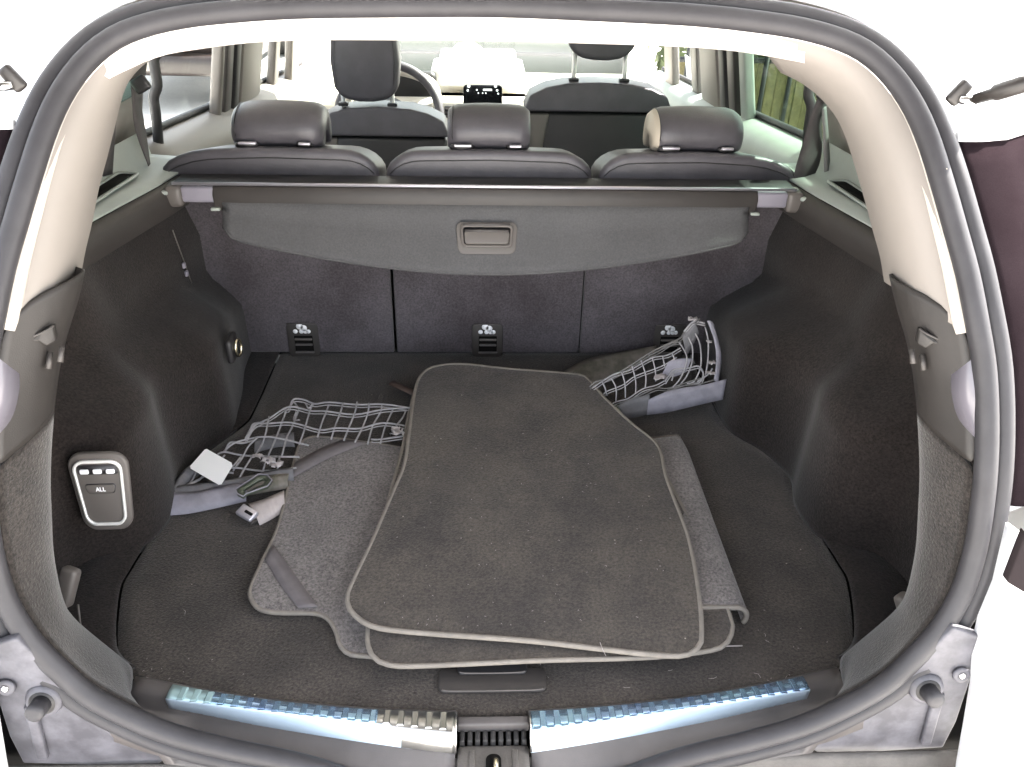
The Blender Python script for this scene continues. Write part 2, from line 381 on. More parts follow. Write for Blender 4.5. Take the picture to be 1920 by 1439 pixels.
    O_ = [c+dirv*b+nx*a for a, b in rrect(.046, .20, .012)]; I_ = [c+dirv*b+nx*a for a, b in rrect(.034, .185, .008)]
    ring('slot_rim', O_, I_, (0, 0, .004), M['ledge'], ledge)
    prism('slot', [p+Vector((0, 0, -.001)) for p in I_], (0, 0, .0022), M['void'], ledge, 0)
    # ---- beige D pillar trim
    o1 = [p for p in off(-.022, .0) if p.x*sx > .30 and p.z > .52]
    o1.sort(key=lambda p: p.z)
    o1 = [p for p in o1 if p.z < .82]
    n_ = 30
    strip = [p for p in resample(o1, n_)]
    inner_px = [(1660, 528), (1652, 480), (1640, 437), (1622, 370), (1603, 305), (1585, 250), (1565, 212), (1535, 178), (1500, 152), (1465, 135)]
    if sx < 0: inner_px = [(150, 512), (159, 465), (170, 420), (184, 350), (200, 290), (215, 230), (231, 170), (250, 138), (282, 110), (318, 96)]
    inn = []
    for px, py in inner_px:
        d = ray(px, py); t = .5
        for _ in range(60):
            p = CAM+d*t; t += .6*(S(p.z)+.125-p.y)/max(.3, d.y)
        inn.append(Vector((sx*abs(p.x), p.y, p.z)))
    inn = resample(cr(inn, 6), n_)
    bot = [a.lerp(b, .03) for a, b in zip(strip, inn)]
    mid = [a.lerp(b, .5)+Vector((-sx*.010, -.004, .004)) for a, b in zip(strip, inn)]
    b3 = [p+Vector((sx*.012, .012, .002)) for p in inn]; b4 = [p+Vector((sx*.10, .05, .01)) for p in inn]; b5 = [p+Vector((sx*.20, .10, .0)) for p in inn]
    sheet('rear_pillar_trim', [bot, mid, inn, b3, b4, b5], M['beige'], car, .003, off=0)
    # ---- C pillar panel closing the quarter window; small pane added for a sun patch
    yq = [.40, .60, .80, .95, 1.05, 1.16]
    PA = [Vector((sx*(.79-.03*max(0, y-.8)), y, .46)) for y in yq]
    PB = [Vector((sx*(.765-.03*max(0, y-.8)), y, .56)) for y in yq]
    PC = [Vector((sx*(.72-.03*max(0, y-.8)), y, .685)) for y in yq]
    PD = [Vector((sx*(.64-.02*max(0, y-.8)), y, .80)) for y in yq]
    sheet('pillar_window_blank', [r[:4] for r in (PA, PB, PC, PD)], M['beige'], car, .004, off=0)
    sheet('pillar_window_blank', [r[3:] for r in (PA, PB)], M['beige'], car, .004, off=0)
    sheet('pillar_window_blank', [r[3:] for r in (PC, PD)], M['beige'], car, .004, off=0)
    sheet('sun_patch_window', [r[3:] for r in (PB, PC)], M['sun_patch_glass'], car, .003, off=0)

# ---- header and pale strip round the opening
o1 = [p for p in off(-.020, -.001)]
i_sorted = [i for i in range(N0) if open_c[i].z > .525]
start = next(i for i in range(N0) if open_c[i].z <= .525 and open_c[(i+1) % N0].z > .525)
idx = [(start+1+k) % N0 for k in range(len(i_sorted))]
def hw(p):   # width of the strip: broad at the top, narrow down the sides
    return interp(abs(p.x), [0, .30, .40, .44, .475, .50, .55], [-.003, -.002, .002, .006, .002, .003, .010])
def hd(p): return interp(abs(p.x), [0, .36, .46, .50, .56], [.044, .036, .024, .006, .004])
r0 = [open_c[i]-latS[i]*.016-nS[i]*.004 for i in idx]
r1 = [open_c[i]-latS[i]*.022-nS[i]*.002 for i in idx]
r2 = [open_c[i]-latS[i]*(.020+hw(open_c[i])*.6)-nS[i]*(.004+hd(open_c[i])*.45) for i in idx]
r3 = [open_c[i]-latS[i]*(.020+hw(open_c[i]))-nS[i]*(.004+hd(open_c[i])) for i in idx]
r4 = [p+Vector((0, .02, .012)) for p in r3]
r5 = [p+Vector((p.x*.1, .09, .03)) for p in r3]
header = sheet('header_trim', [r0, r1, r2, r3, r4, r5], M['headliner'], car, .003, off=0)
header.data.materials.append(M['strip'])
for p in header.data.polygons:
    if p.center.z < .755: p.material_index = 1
lid = [at(px, py, y=.335) for px, py in ((1200, 62), (1202, 46), (1210, 42), (1255, 44), (1263, 48), (1262, 66), (1255, 70), (1208, 67))]
tube('lamp_lid_seam', [p+Vector((0, -.002, 0)) for p in cr(lid, 4, True)], .0008, M['beige'], header, 5, True)
# the raised tailgate, out of view, widened to shade the seal
rows = []
for y, z, hw_ in ((.37, .905, .67), (.20, .985, .68), (-.10, 1.10, .66), (-.45, 1.24, .64), (-.80, 1.36, .60), (-.86, 1.33, .56)):
    rows.append([Vector((hw_*x, y, z-.05*x**4)) for x in [-1+.2*k for k in range(11)]])
sheet('tailgate', rows, M['white'], car, .03, off=0)
sheet('tailgate_trim', [[p+Vector((-p.x*.08, 0, -.03)) for p in r] for r in rows[1:5]], M['plastic'], car, .003, off=0)
# roof lining, roof skin
rl = []
for y, z in ((.43, .835), (.6, .86), (1.0, .89), (1.6, .90), (2.2, .87), (2.45, .84)):
    rl.append([Vector((x, y, z-.05*abs(x/.62)**3)) for x in [-.66+1.32*k/12 for k in range(13)]])
sheet('headliner', rl, M['headliner'], car, .004, off=0)
sheet('roof', [[p+Vector((p.x*.12, -.03 if k == 0 else 0, .045)) for p in r] for k, r in enumerate(rl)], M['white'], car, .003, off=0)

# ---- load floor
left = cr([(-x, y, 0) for x, y in FLx], 5); right = cr([(x, y, 0) for x, y in FLx], 5)
rows = []
for a, b in zip(left, right):
    row = []
    for k in range(41):
        x = lerp(a.x, b.x, k/40)
        yb = -.017+.27*x*x
        t = max(0, 1-(a.y-.066)/.954)
        y = a.y+(yb+.004-.066)*t**6
        row.append(Vector((x, y, 0)))
    rows.append(row)
edge = [p+Vector((0, -.003, -.012)) for p in rows[0]]
floor = sheet('cargo_floor', [edge]+rows, M['floor'], car, .012, off=-1)
hb = [Vector((x, y+.037, .0008)) for x, y in rrect(.150, .040, .010)]
floor_handle = prism('floor_handle', hb, (0, 0, .004), M['plastic'], floor, .0012)
hr = cr([(-.070, .020, .0052), (-.055, .0178, .0056), (0, .0172, .0058), (.055, .0178, .0056), (.070, .020, .0052)], 6)
tube('handle_lip', hr, .0011, M['plastic_brown'], floor, 6)
hb2 = [Vector((x, y+.062, .005)) for x, y in rrect(.098, .036, .008)]
prism('handle_grip', hb2, (0, 0, .004), M['black'], floor, .0015)
tube('handle_lip', cr([(-.046, .0475, .0085), (-.036, .0452, .009), (0, .0446, .009), (.036, .0452, .009), (.046, .0475, .0085)], 6), .0011, M['plastic_brown'], floor, 6)
tube('handle_lip', cr([(-.034, .062, .0095), (0, .0604, .0098), (.034, .062, .0095)], 6), .0009, M['plastic_brown'], floor, 6)

# ---- sill trim, scuff plates, latch
def ytop(x): return -.017+.27*x*x
def yrid(x): return -.055+.062*(abs(x)/.435)**1.15
def ybot(x): return -.0700+.079*(abs(x)/.435)**1.25
for sx in (-1, 1):
    X = [.050+.445*k/26 for k in range(27)]
    r_a = [Vector((sx*x, ytop(x)+.012, -.006)) for x in X]
    r_b = [Vector((sx*x, ytop(x), .004)) for x in X]
    r_c = [Vector((sx*x, yrid(x)+.004, .006)) for x in X]
    r_d = [Vector((sx*x, ybot(x)-.002, -.0175)) for x in X]
    def seal_pt(x):
        z = interp(x, [0, .1, .18, .235, .28, .33, .395, .445, .5], [-.04, -.036, -.018, .004, .014, .025, .04, .058, .085])
        return Vector((sx*x, S(z)+.004, z-.006))
    r_f = [seal_pt(x) for x in X]
    r_f = [Vector((p.x, min(p.y, d.y-.004), min(p.z, d.z-.002 if x < .42 else p.z))) for p, d, x in zip(r_f, r_d, X)]
    r_e = [d.lerp(f, .55)+Vector((0, -.003, .004)) for d, f in zip(r_d, r_f)]
    r_g = [p+Vector((0, 0, -.05)) for p in r_f]
    sheet('sill_trim', [r_a, r_b, r_c, r_d, r_e, r_f, r_g], M['plastic_grey'], car, .003, off=0)
    # scuff plate
    X = [.049+.39*k/60 for k in range(61)]
    def P(x, y, z): return Vector((sx*x, y, z))
    t0 = [P(x, ytop(x)-.001, .0065) for x in X]; t1 = [P(x, yrid(x), .0115) for x in X]; t2 = [P(x, ybot(x), -.0125) for x in X]
    tm = [p.lerp(q, .5)+Vector((0, 0, .0012)) for p, q in zip(t0, t1)]
    under = [p+Vector((0, .004, -.006)) for p in t2]
    scuff = sheet('scuff_plate', [t0, tm, t1, [p.lerp(q, .12)+Vector((0, -.0007, .0007)) for p, q in zip(t1, t2)], t2, under], M['film'], car, .002, off=0)
    me = scuff.data
    for k in ('film_sky', 'steel', 'film_aqua'): me.materials.append(M[k])
    for fi, p in enumerate(me.polygons):
        c = p.center; x = abs(c.x)
        if fi//60 >= 2: p.material_index = 1
        if sx < 0 and x < .155:
            if c.y > yrid(x)-.0004 or x < .155-2.2*(yrid(x)-c.y)-.02: p.material_index = 2
        if sx < 0 and x > .385 and p.material_index == 0: p.material_index = 3
    tube('plate_edge', [p+Vector((0, -.0005, .0008)) for p in [t0[0], tm[0], t1[0], t2[0]]], .0016, M['chrome'], scuff, 6)
    for k in range(20):
        x = .066+.0186*k
        a = Vector((sx*x, ytop(x)-.003, .0085)); b = Vector((sx*x, yrid(x)+.0005, .0138))
        a.z = .0074; b.z = .0122; b.y -= .0012
        vs_ = []
        for hw_, dz, e in ((.0052, 0, 0), (.0036, .0026, .0014)):
            vs_ += [a+Vector((-hw_, 0, dz)), a+Vector((hw_, 0, dz)), b+Vector((hw_, e, dz)), b+Vector((-hw_, e, dz))]
        mesh('rib', vs_, [(3, 2, 1, 0), (4, 5, 6, 7), (0, 1, 5, 4), (1, 2, 6, 5), (2, 3, 7, 6), (3, 0, 4, 7)], M['steel'] if (sx < 0 and k < 5) else M['film_aqua'] if (sx < 0 and k > 16) else M['film'], scuff, False, bevel=.0007)
# latch between the plates
box('latch_bar', (0, -.028, -.004), (.096, .014, .016), M['plastic_grey'], car, .003)
lt = box('latch_cover', (0, -.078, -.030), (.094, .056, .030), M['bumper'], car, .006)
for k in range(9): box('rubber_ridge', (-.041+.0102*k, -.044, -.014), (.0066, .016, .016), M['rubber_dark'], lt, .002)
prism('latch_slot', [Vector((x*.9, y-.086, -.0148)) for x, y in rrect(.022, .040, .009)], (0, 0, .0014), M['void'], lt, 0)
tube('striker', cr([(.003, -.078, -.03), (.003, -.078, -.010), (.003, -.086, -.004), (.003, -.097, -.010), (.003, -.098, -.03)], 5), .0035, M['brass'], lt, 8)
for k in (-1, 1): box('latch_rib', (k*.028, -.080, -.0145), (.008, .040, .004), M['bumper'], lt, .0015)
# rear flange, buffer, screw, bumper step
for sx in (-1, 1):
    pts = [(.47, .02), (.50, .10), (.535, .175), (.549, .207), (.586, .192), (.597, .12), (.604, .033), (.602, -.02), (.44, -.035), (.40, .0)]
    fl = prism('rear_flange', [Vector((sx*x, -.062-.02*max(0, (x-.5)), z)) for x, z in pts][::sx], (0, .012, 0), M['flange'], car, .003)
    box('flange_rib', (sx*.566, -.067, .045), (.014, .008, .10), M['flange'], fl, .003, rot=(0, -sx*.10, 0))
    bc = Vector((sx*.541, -.066, .105)); ax = Vector((-sx*.02, -1, .25)).normalized()
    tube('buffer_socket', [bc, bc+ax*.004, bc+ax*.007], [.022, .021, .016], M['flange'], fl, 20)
    tube('buffer_cavity', [bc+ax*.0066, bc+ax*.0076], [.0155, .0155], M['rubber_dark'], fl, 20)
    bf = tube('buffer_stop', [bc+ax*.004, bc+ax*.022, bc+ax*.027, bc+ax*.0285], [.0118, .0112, .0105, .006], M['rubber'], fl, 18)
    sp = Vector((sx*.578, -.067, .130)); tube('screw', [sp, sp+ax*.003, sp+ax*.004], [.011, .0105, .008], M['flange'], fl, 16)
    tube('screw', [sp+ax*.004, sp+ax*.006], [.0052, .003], M['chrome'], fl, 10)
    st = sheet('bumper_step', [[Vector((sx*x, -.066-.006*k, -.022-.028*sstep(k/3)-.008*(k > 2)) )+Vector((0, -.05*max(0, k-3), -.02*(k > 4))) for x in [.0+.64*j/20 for j in range(21)]] for k in range(6)], M['bumper'], car, .004, off=0)
    for x in (.43, .52, .61): box('step_rib', (sx*x, -.105, -.052), (.038, .010, .006), M['plastic_brown'], st, .0025)
    # outer skin round the lamp and the lamp
    zs = [-.12, -.05, .0, .06, .12, .16, .19, .215, .26, .30, .33]
    def x_in(z): return interp(z, [-.2, .03, .12, .19, .215, .26, .33], [.596, .598, .592, .582, half(.215)+.014, half(.26)+.014, half(.33)+.014])
    rows = []
    for z in zs:
        x0 = x_in(z); rows.append([Vector((sx*(x0+.36*t), S(z)-.045-.03*math.sin(min(1, t*1.6)*math.pi)*(.4)+.25*t*t+(.03 if t == 0 else 0), z)) for t in (0, .03, .10, .25, .45, .7, 1)])
    sheet('quarter_panel', rows, M['white'], car, .004, off=0)
    rows = []
    for k in range(15):
        t = k/14; row = []
        for u in (0, .04, .12, .25, .45, .7, 1):
            z = lerp(.335-.02*u, .712, t); x = half(z)+.025+.26*u
            row.append(Vector((sx*x, S(z)+.012+.30*u*u-.04*math.sin(u*3)*.3, z)))
        rows.append(row)
    lampo = sheet('tail_lamp', rows, M['lamp'], car, .012, off=0)
    tube('lamp_surround', [p+Vector((0, -.004, .006)) for p in rows[-1]], .006, M['white'], lampo, 8)
    rp = [at(px, py, y=-.10) for px, py in ((1925, 1000), (1890, 1090), (1890, 1094), (1930, 1118))]
    prism('bumper_reflector', [Vector((sx*p.x, p.y, p.z)) for p in rp], (0, .012, 0), M['reflector'], car, .002)
    # body sides so that light comes in only through the glass
    rows = [[Vector((sx*x, y, z)) for y in [.05+.21*k for k in range(16)]] for x, z in ((.90, -.5), (.94, -.1), (.94, .2), (.91, .33))]
    sheet('body_side', rows, M['white'], car, .004, off=0)
    # gas strut
    a = Vector((sx*.528, .205, .757)); b = Vector((sx*.66, .06, .86))
    d = (b-a).normalized()
    strut = tube('gas_strut', [a+d*.012, a+d*.03, a+d*.034, a+d*.06, a+d*.066, b, b+d*.2], [.006, .007, .0095, .0095, .0082, .0082, .0082], M['strut'], car, 12)
    br = box('strut_bracket', a+Vector((-sx*.006, .004, .010)), (.016, .010, .028), M['strut'], strut, .004, rot=(0, sx*.6, 0))
    tube('strut_ball', [a+Vector((-sx*.006, 0, .004)), a+Vector((sx*.012, -.004, .002))], [.005, .006], M['chrome'], strut, 10)

# ---- hooks, tabs, lashing ring, switch panel on the side trims
for sx in (-1, 1):
    hk = [at(px, py, y=yy) for px, py, yy in ((1718, 611, .128), (1735, 622, .118), (1762, 634, .112), (1766, 645, .110), (1745, 640, .112), (1730, 650, .116), (1712, 640, .125))]
    hk = [Vector((sx*p.x, p.y-.008, p.z)) for p in hk]
    hook = prism('bag_hook', hk if sx > 0 else hk[::-1], (sx*.003, .012, 0), M['plastic_dark'], car, .003)
    tube('hook_edge', cr([hk[0], hk[1], hk[2]], 5), .0016, M['plastic'], hook, 6)
    for a_, b_ in (((1705, 650), (1708, 678)), ((1724, 660), (1728, 690))):
        p = at(*a_, y=.118); q = at(*b_, y=.108)
        tube('hook_clip', [Vector((sx*p.x, p.y-.006, p.z)), Vector((sx*q.x, q.y-.006, q.z))], [.003, .0036], M['plastic'], hook, 8)
sl = [at(px, py, x=-.628) for px, py in ((320, 432), (333, 468), (345, 500), (360, 545))]
sm = tube('trim_seam', [p+Vector((.004, 0, 0)) for p in sl], .0012, M['plastic_brown'], car, 6)
for px, py in ((345, 498), (350, 513)): box('seam_clip', at(px, py, x=-.624), (.006, .010, .012), M['cassette'], sm, .002)
# recess tabs
tl = box('side_tab', (-.612, .150, .078), (.026, .02, .058), M['plastic_brown'], car, .006, rot=(-.5, .15, -.3))
tube('tab_stem', [(-.600, .142, .050), (-.598, .128, .020)], .0016, M['plastic_brown'], tl, 6)
box('side_tab', (.612, .118, .055), (.024, .02, .040), M['plastic_brown'], car, .006, rot=(-.5, -.15, .5))
rc = at(447, 652, x=-.49)
tube('lashing_ring', [rc+Vector((.002*math.cos(a), .012*math.cos(a), .017*math.sin(a))) for a in [2*math.pi*k/20 for k in range(20)]], .003, M['brass'], car, 8, True)
rc2 = at(1325, 645, x=.50)
box('ring_base', rc+Vector((-.012, 0, 0)), (.014, .05, .05), M['black'], car, .006)

pc = Vector((-.588, .274, .157)); pu = Vector((1, .04, 0)).normalized(); pv = Vector((0, .16, 1)).normalized(); pn = pu.cross(pv)
if pn.y > 0: pn = -pn
def pp(a, b, h=0): return pc+pu*a+pv*b+pn*h
def so2(w_, h_, r, t, h=0, dx=0, dy=0): return [pp(a+dx, b+dy, h) for a, b in rrect(w_, h_, r, 6, t)]
sw = prism('switch_panel', so2(.090, .132, .024, .80, 0), pn*.010, M['plastic_brown'], car, .0035)
ring('chrome_frame', so2(.0735, .111, .018, .80, .0095), so2(.0655, .102, .015, .80, .0095), pn*.004, M['frame'], sw)
prism('face', so2(.0650, .1015, .0148, .80, .0085), pn*.003, M['plastic_brown'], sw, .001)
prism('button_well', so2(.060, .016, .004, .97, .0108, 0, .040), pn*.0012, M['black'], sw, 0)
for k in (-1, 0, 1): prism('seat_button', so2(.0125, .0075, .002, 1, .0118, k*.0188, .0375), pn*.003, M['icon'], sw, .001)
prism('all_surround', so2(.046, .0165, .005, .86, .0108, 0, .008), pn*.0010, M['black'], sw, 0)
ab = prism('all_button', so2(.0432, .0140, .004, .86, .0115, 0, .008), pn*.0022, M['plastic_brown'], sw, .0008)
def stroke(a, b, c, d, w_=.0013):
    p, q = pp(a, b, .0140), pp(c, d, .0140); t = (q-p).normalized(); s = t.cross(pn)*w_*.5
    return [p-s, p+s, q+s, q-s]
lv, lf = [], []
for s in ((-.0062, .0045, -.0040, .0112), (-.0040, .0112, -.0018, .0045), (-.0054, .0068, -.0026, .0068), (-.0002, .0112, -.0002, .0045), (-.0002, .0049, .0028, .0049), (.0044, .0112, .0044, .0045), (.0044, .0049, .0074, .0049)):
    b0 = len(lv); lv += stroke(*s); lf.append((b0, b0+1, b0+2, b0+3))
mesh('lettering', lv, lf, M['icon'], sw, False, solid=.0004, off=0)

# ================================================================== cabin of the car
box('dashboard', (0, 2.90, .08), (1.50, .62, .34), M['dash'], car, .06, seg=5)
dp = box('dash_pod', (-.025, 2.80, .312), (.37, .24, .07), M['pod'], car, .012)
box('pod_top', (-.025, 2.84, .362), (.31, .20, .04), M['pod'], dp, .012)
tube('pod_cushion', [(-.14, 2.82, .375), (-.10, 2.82, .392), (-.05, 2.82, .398), (0, 2.82, .380)], [.012, .028, .030, .015], M['pod'], dp, 12)
cons = box('console', (-.005, 2.66, .12), (.40, .16, .26), M['dash'], car, .03)
for x in (-.125, .112):
    v = box('air_vent', (x, 2.575, .205), (.060, .014, .046), M['black'], car, .006)
    for k in range(3): box('vent_slat', (x, 2.567, .190+.014*k), (.056, .006, .006), M['plastic_grey'], v, .001)
scr = prism('touch_screen', [Vector((a-.006, 2.555+.03*b, .230+b)) for a, b in rrect(.150, .16, .014)], (0, .012, 0), M['screen'], car, .002)
for px, py, s in ((879, 162, .011), (929, 162, .011), (877, 170, .008), (932, 170, .008), (894, 169, .006), (897, 175, .005), (905, 175, .005), (911, 175, .005), (934, 176, .006)):
    p = at(px, py, y=2.552); tube('screen_icon', [p, p+Vector((0, -.002, 0))], [s*.5, s*.5], M['screen_icon'], scr, 12)
p = at(914, 169, y=2.552); box('screen_bar', p, (.034, .002, .007), M['screen_icon'], scr, .001)
# steering wheel and cluster
swc = Vector((-.357, 2.45, .211)); tl_ = R(24)
rim = [swc+Vector((.19*math.cos(a), .19*math.sin(a)*math.sin(tl_), .19*math.sin(a)*math.cos(tl_))) for a in [2*math.pi*k/48 for k in range(48)]]
wheel = tube('steering_wheel', rim, .017, M['leather'], car, 10, True)
tube('wheel_hub', [swc+Vector((0, .03, -.01)), swc+Vector((0, -.01, 0))], [.075, .06], M['black'], wheel, 20)
for a in (0, math.pi, -math.pi/2):
    tube('spoke', [swc, swc+Vector((.18*math.cos(a), .18*math.sin(a)*math.sin(tl_), .18*math.sin(a)*math.cos(tl_)))], .016, M['black'], wheel, 8)
box('instrument_cluster', (-.357, 2.66, .24), (.34, .05, .20), M['black'], car, .05, seg=5)
tube('cluster_hood', cr([(-.53, 2.60, .22), (-.50, 2.60, .31), (-.357, 2.60, .352), (-.21, 2.60, .31), (-.18, 2.60, .22)], 8), .018, M['dash'], car, 8)
# windscreen, bonnet
ws = []
for y, z, hwid in ((3.35, .20, .72), (2.9, .52, .68), (2.42, .85, .60)):
    ws.append([Vector((hwid*x, y-.10*x*x, z)) for x in (-1, -.75, -.5, -.25, 0, .25, .5, .75, 1)])
sheet('windscreen', ws, M['windscreen'], car, .004, off=0)
sheet('bonnet', [[Vector((x, y-.08*x*x, z)) for x in [-.8+.16*k for k in range(11)]] for y, z in ((3.30, .17), (3.6, .11), (4.0, .02), (4.3, -.08), (4.38, -.25))], M['white'], car, .004, off=0)
box('underfloor_blocker', (0, .50, -.07), (1.66, 1.06, .05), M['void'], car, .01)  # black box added under the load floor to block light from below
box('cabin_floor', (0, 2.1, -.36), (1.7, 2.4, .04), M['rubber_dark'], car, .01)
def belt(y): return interp(y, [.4, 1.0, 1.68, 2.5, 3.2], [.465, .455, .388, .32, .26])
for sx in (-1, 1):
    ys = [1.0, 1.2, 1.4, 1.7, 2.0, 2.4, 2.8, 3.1]
    dt = sheet('door_trim', [[Vector((sx*x, y, belt(y)+dz)) for y in ys] for x, dz in ((.815, .01), (.775, .006), (.725, -.008), (.705, -.05), (.70, -.4))], M['beige' if sx < 0 else 'ledge'], car, .004, off=0)  # right door takes the green tinted colour, window light painted in
    tube('window_seal', [Vector((sx*.797, y, belt(y)+.018)) for y in ys], .009, M['rubber_dark'], car, 8)
    def glz(y0, y1, m, nm):
        return sheet(nm, [[Vector((sx*(.80-.30*t*t*.5-.03*t), y, lerp(belt(y)+.01, .80, t))) for y in (y0, lerp(y0, y1, .5), y1)] for t in (0, .25, .5, .75, 1)], M[m], car, .003, off=0)
    glz(1.16, 1.80, 'glass' if sx > 0 else 'glass_clear', 'side_window'); glz(2.06, 2.80, 'glass_clear', 'side_window')
    def pil(nm, y0, y1, x, m, d=.03, dy=0):
        vs = []
        for t in (0, .5, 1):
            z = lerp(belt(y0)-.02, .80, t); xx = x-.20*t*t*.6-.03*t; s_ = dy*t
            vs += [Vector((sx*xx, y0+s_, z)), Vector((sx*xx, y1+s_, z)), Vector((sx*(xx+d), y1+s_, z)), Vector((sx*(xx+d), y0+s_, z))]
        fs = [(0, 1, 2, 3), (8, 9, 10, 11)]
        for k in (0, 4): fs += [(k+i, k+(i+1) % 4, k+4+(i+1) % 4, k+4+i) for i in range(4)]
        return mesh(nm, vs, fs, M[m], car, True, bevel=.008)
    if sx < 0:
        pil('door_frame', 1.665, 1.70, .755, 'beige'); pil('door_frame', 1.725, 1.80, .755, 'plastic_grey'); pil('frame_seal', 1.805, 1.865, .75, 'rubber_dark')
        pil('centre_pillar', 1.88, 2.15, .75, 'beige'); pil('frame_seal', 2.38, 2.46, .76, 'plastic_brown'); pil('front_pillar', 2.60, 2.74, .74, 'beige', dy=-.1)
    else:
        pil('door_frame', 1.70, 1.765, .765, 'ledge'); pil('door_frame', 1.775, 1.86, .755, 'plastic'); pil('frame_seal', 1.87, 1.94, .75, 'rubber_dark')
        pil('centre_pillar', 1.96, 2.20, .75, 'beige'); pil('frame_seal', 2.30, 2.40, .765, 'plastic_brown'); pil('front_pillar', 2.62, 2.78, .74, 'beige', dy=-.1)
    # black frame between the rear door glass and the pillar panel
    fr = [at(px, py, y=1.20) for px, py in ((1502, 290), (1508, 230), (1512, 200), (1506, 178), (1510, 150), (1512, 128), (1500, 112))]
    tube('window_frame', [Vector((sx*(p.x+.012), p.y, p.z)) for p in cr(fr, 4)], .012, M['rubber_dark'], car, 8)

# ---- seat belts beside the rear seat
for sx, lab in ((1, 'wide black seat belt hanging at the right rear pillar'), (-1, 'dark seat belt hanging in shade at the left rear pillar')):
    sb = thing('seat_belt', lab, 'seat belt', (sx*.70, 1.02, .45), 'rear seat belts')
    def bp(px, py, y): p = at(px, py, y=y); return Vector((sx*p.x, p.y, p.z))
    if sx > 0:
        Lh = [bp(*q) for q in ((1535, 180, 1.0), (1518, 225, 1.0), (1505, 270, .985), (1492, 315, .96), (1486, 345, .95))]
        Rh = [bp(*q) for q in ((1556, 180, 1.02), (1541, 225, 1.02), (1541, 270, 1.005), (1535, 310, .985), (1512, 355, .965))]
        Lh = cr(Lh, 6); Rh = cr(Rh, 6)
        sheet('webbing', [Lh, [a.lerp(b, .5)+Vector((0, -.006, 0)) for a, b in zip(Lh, Rh)], Rh], M['belt'], sb, .002, off=0)
        Lg = cr([bp(*q) for q in ((1541, 200, 1.01), (1543, 250, 1.0), (1545, 300, .99), (1546, 352, .97))], 6)
        Rg = cr([bp(*q) for q in ((1549, 200, 1.02), (1553, 250, 1.01), (1556, 300, 1.0), (1558, 358, .98))], 6)
        sheet('return_webbing', [Lg, Rg], M['belt_grey'], sb, .0015, off=0)
    else:
        Lh = cr([bp(1820-q[0]+10, q[1], q[2]) for q in ((296, 118, 1.08), (290, 160, 1.06), (284, 210, 1.05), (292, 262, 1.03), (300, 322, .99))], 6)
        Rh = cr([bp(1820-q[0]+10, q[1], q[2]) for q in ((256, 150, 1.02), (264, 175, 1.01), (268, 215, 1.0), (274, 262, .99), (297, 326, .96))], 6)
        sheet('webbing', [Lh, [a.lerp(b, .5)+Vector((0, -.006, 0)) for a, b in zip(Lh, Rh)], Rh], M['belt'], sb, .002, off=0)
        Lg = cr([bp(1820-q[0]+10, q[1], q[2]) for q in ((256, 140, 1.0), (246, 190, .97), (238, 250, .93), (232, 342, .88))], 6)
        Rg = cr([bp(1820-q[0]+10, q[1], q[2]) for q in ((236, 150, .97), (226, 200, .94), (218, 260, .90), (210, 348, .85))], 6)
        sheet('return_webbing', [Lg, Rg], M['belt'], sb, .0015, off=0)
    a = bp(1548, 178, 1.0)
    box('belt_guide', a, (.034, .012, .030), M['black'], sb, .006, rot=(0, sx*.5, 0))

# ================================================================== rear seats
def outline_seat(x0, x1, zt, zl, zr, rl, rr):
    # front view outline (x, z): flat top with shoulders falling to zl / zr at the ends
    pts = [(x0, .39), (x0, zl-.02)]
    for k in range(1, 7): t = k/6; pts.append((x0+rl*(1-math.cos(t*math.pi/2)), zl-.02+(zt-zl+.02)*math.sin(t*math.pi/2)))
    pts.append(((x0+x1)/2, zt+.003))
    for k in range(6, 0, -1): t = k/6; pts.append((x1-rr*(1-math.cos(t*math.pi/2)), zr-.02+(zt-zr+.02)*math.sin(t*math.pi/2)))
    pts += [(x1, zr-.02), (x1, .39)]
    return pts
def icon_mesh(parent, c):
    out = []
    def disc(dx, dz, r, sx_=1, sz=1): tube('anchor_icon', [c+Vector((dx, -.0012, dz)), c+Vector((dx, -.002, dz))], [r, r*.95], M['icon'], parent, 12)
    disc(-.003, .010, .0082); disc(.006, .006, .0078); disc(-.014, -.003, .0056); disc(.000, -.003, .0056); disc(.009, -.003, .0056); disc(.016, -.003, .0052)
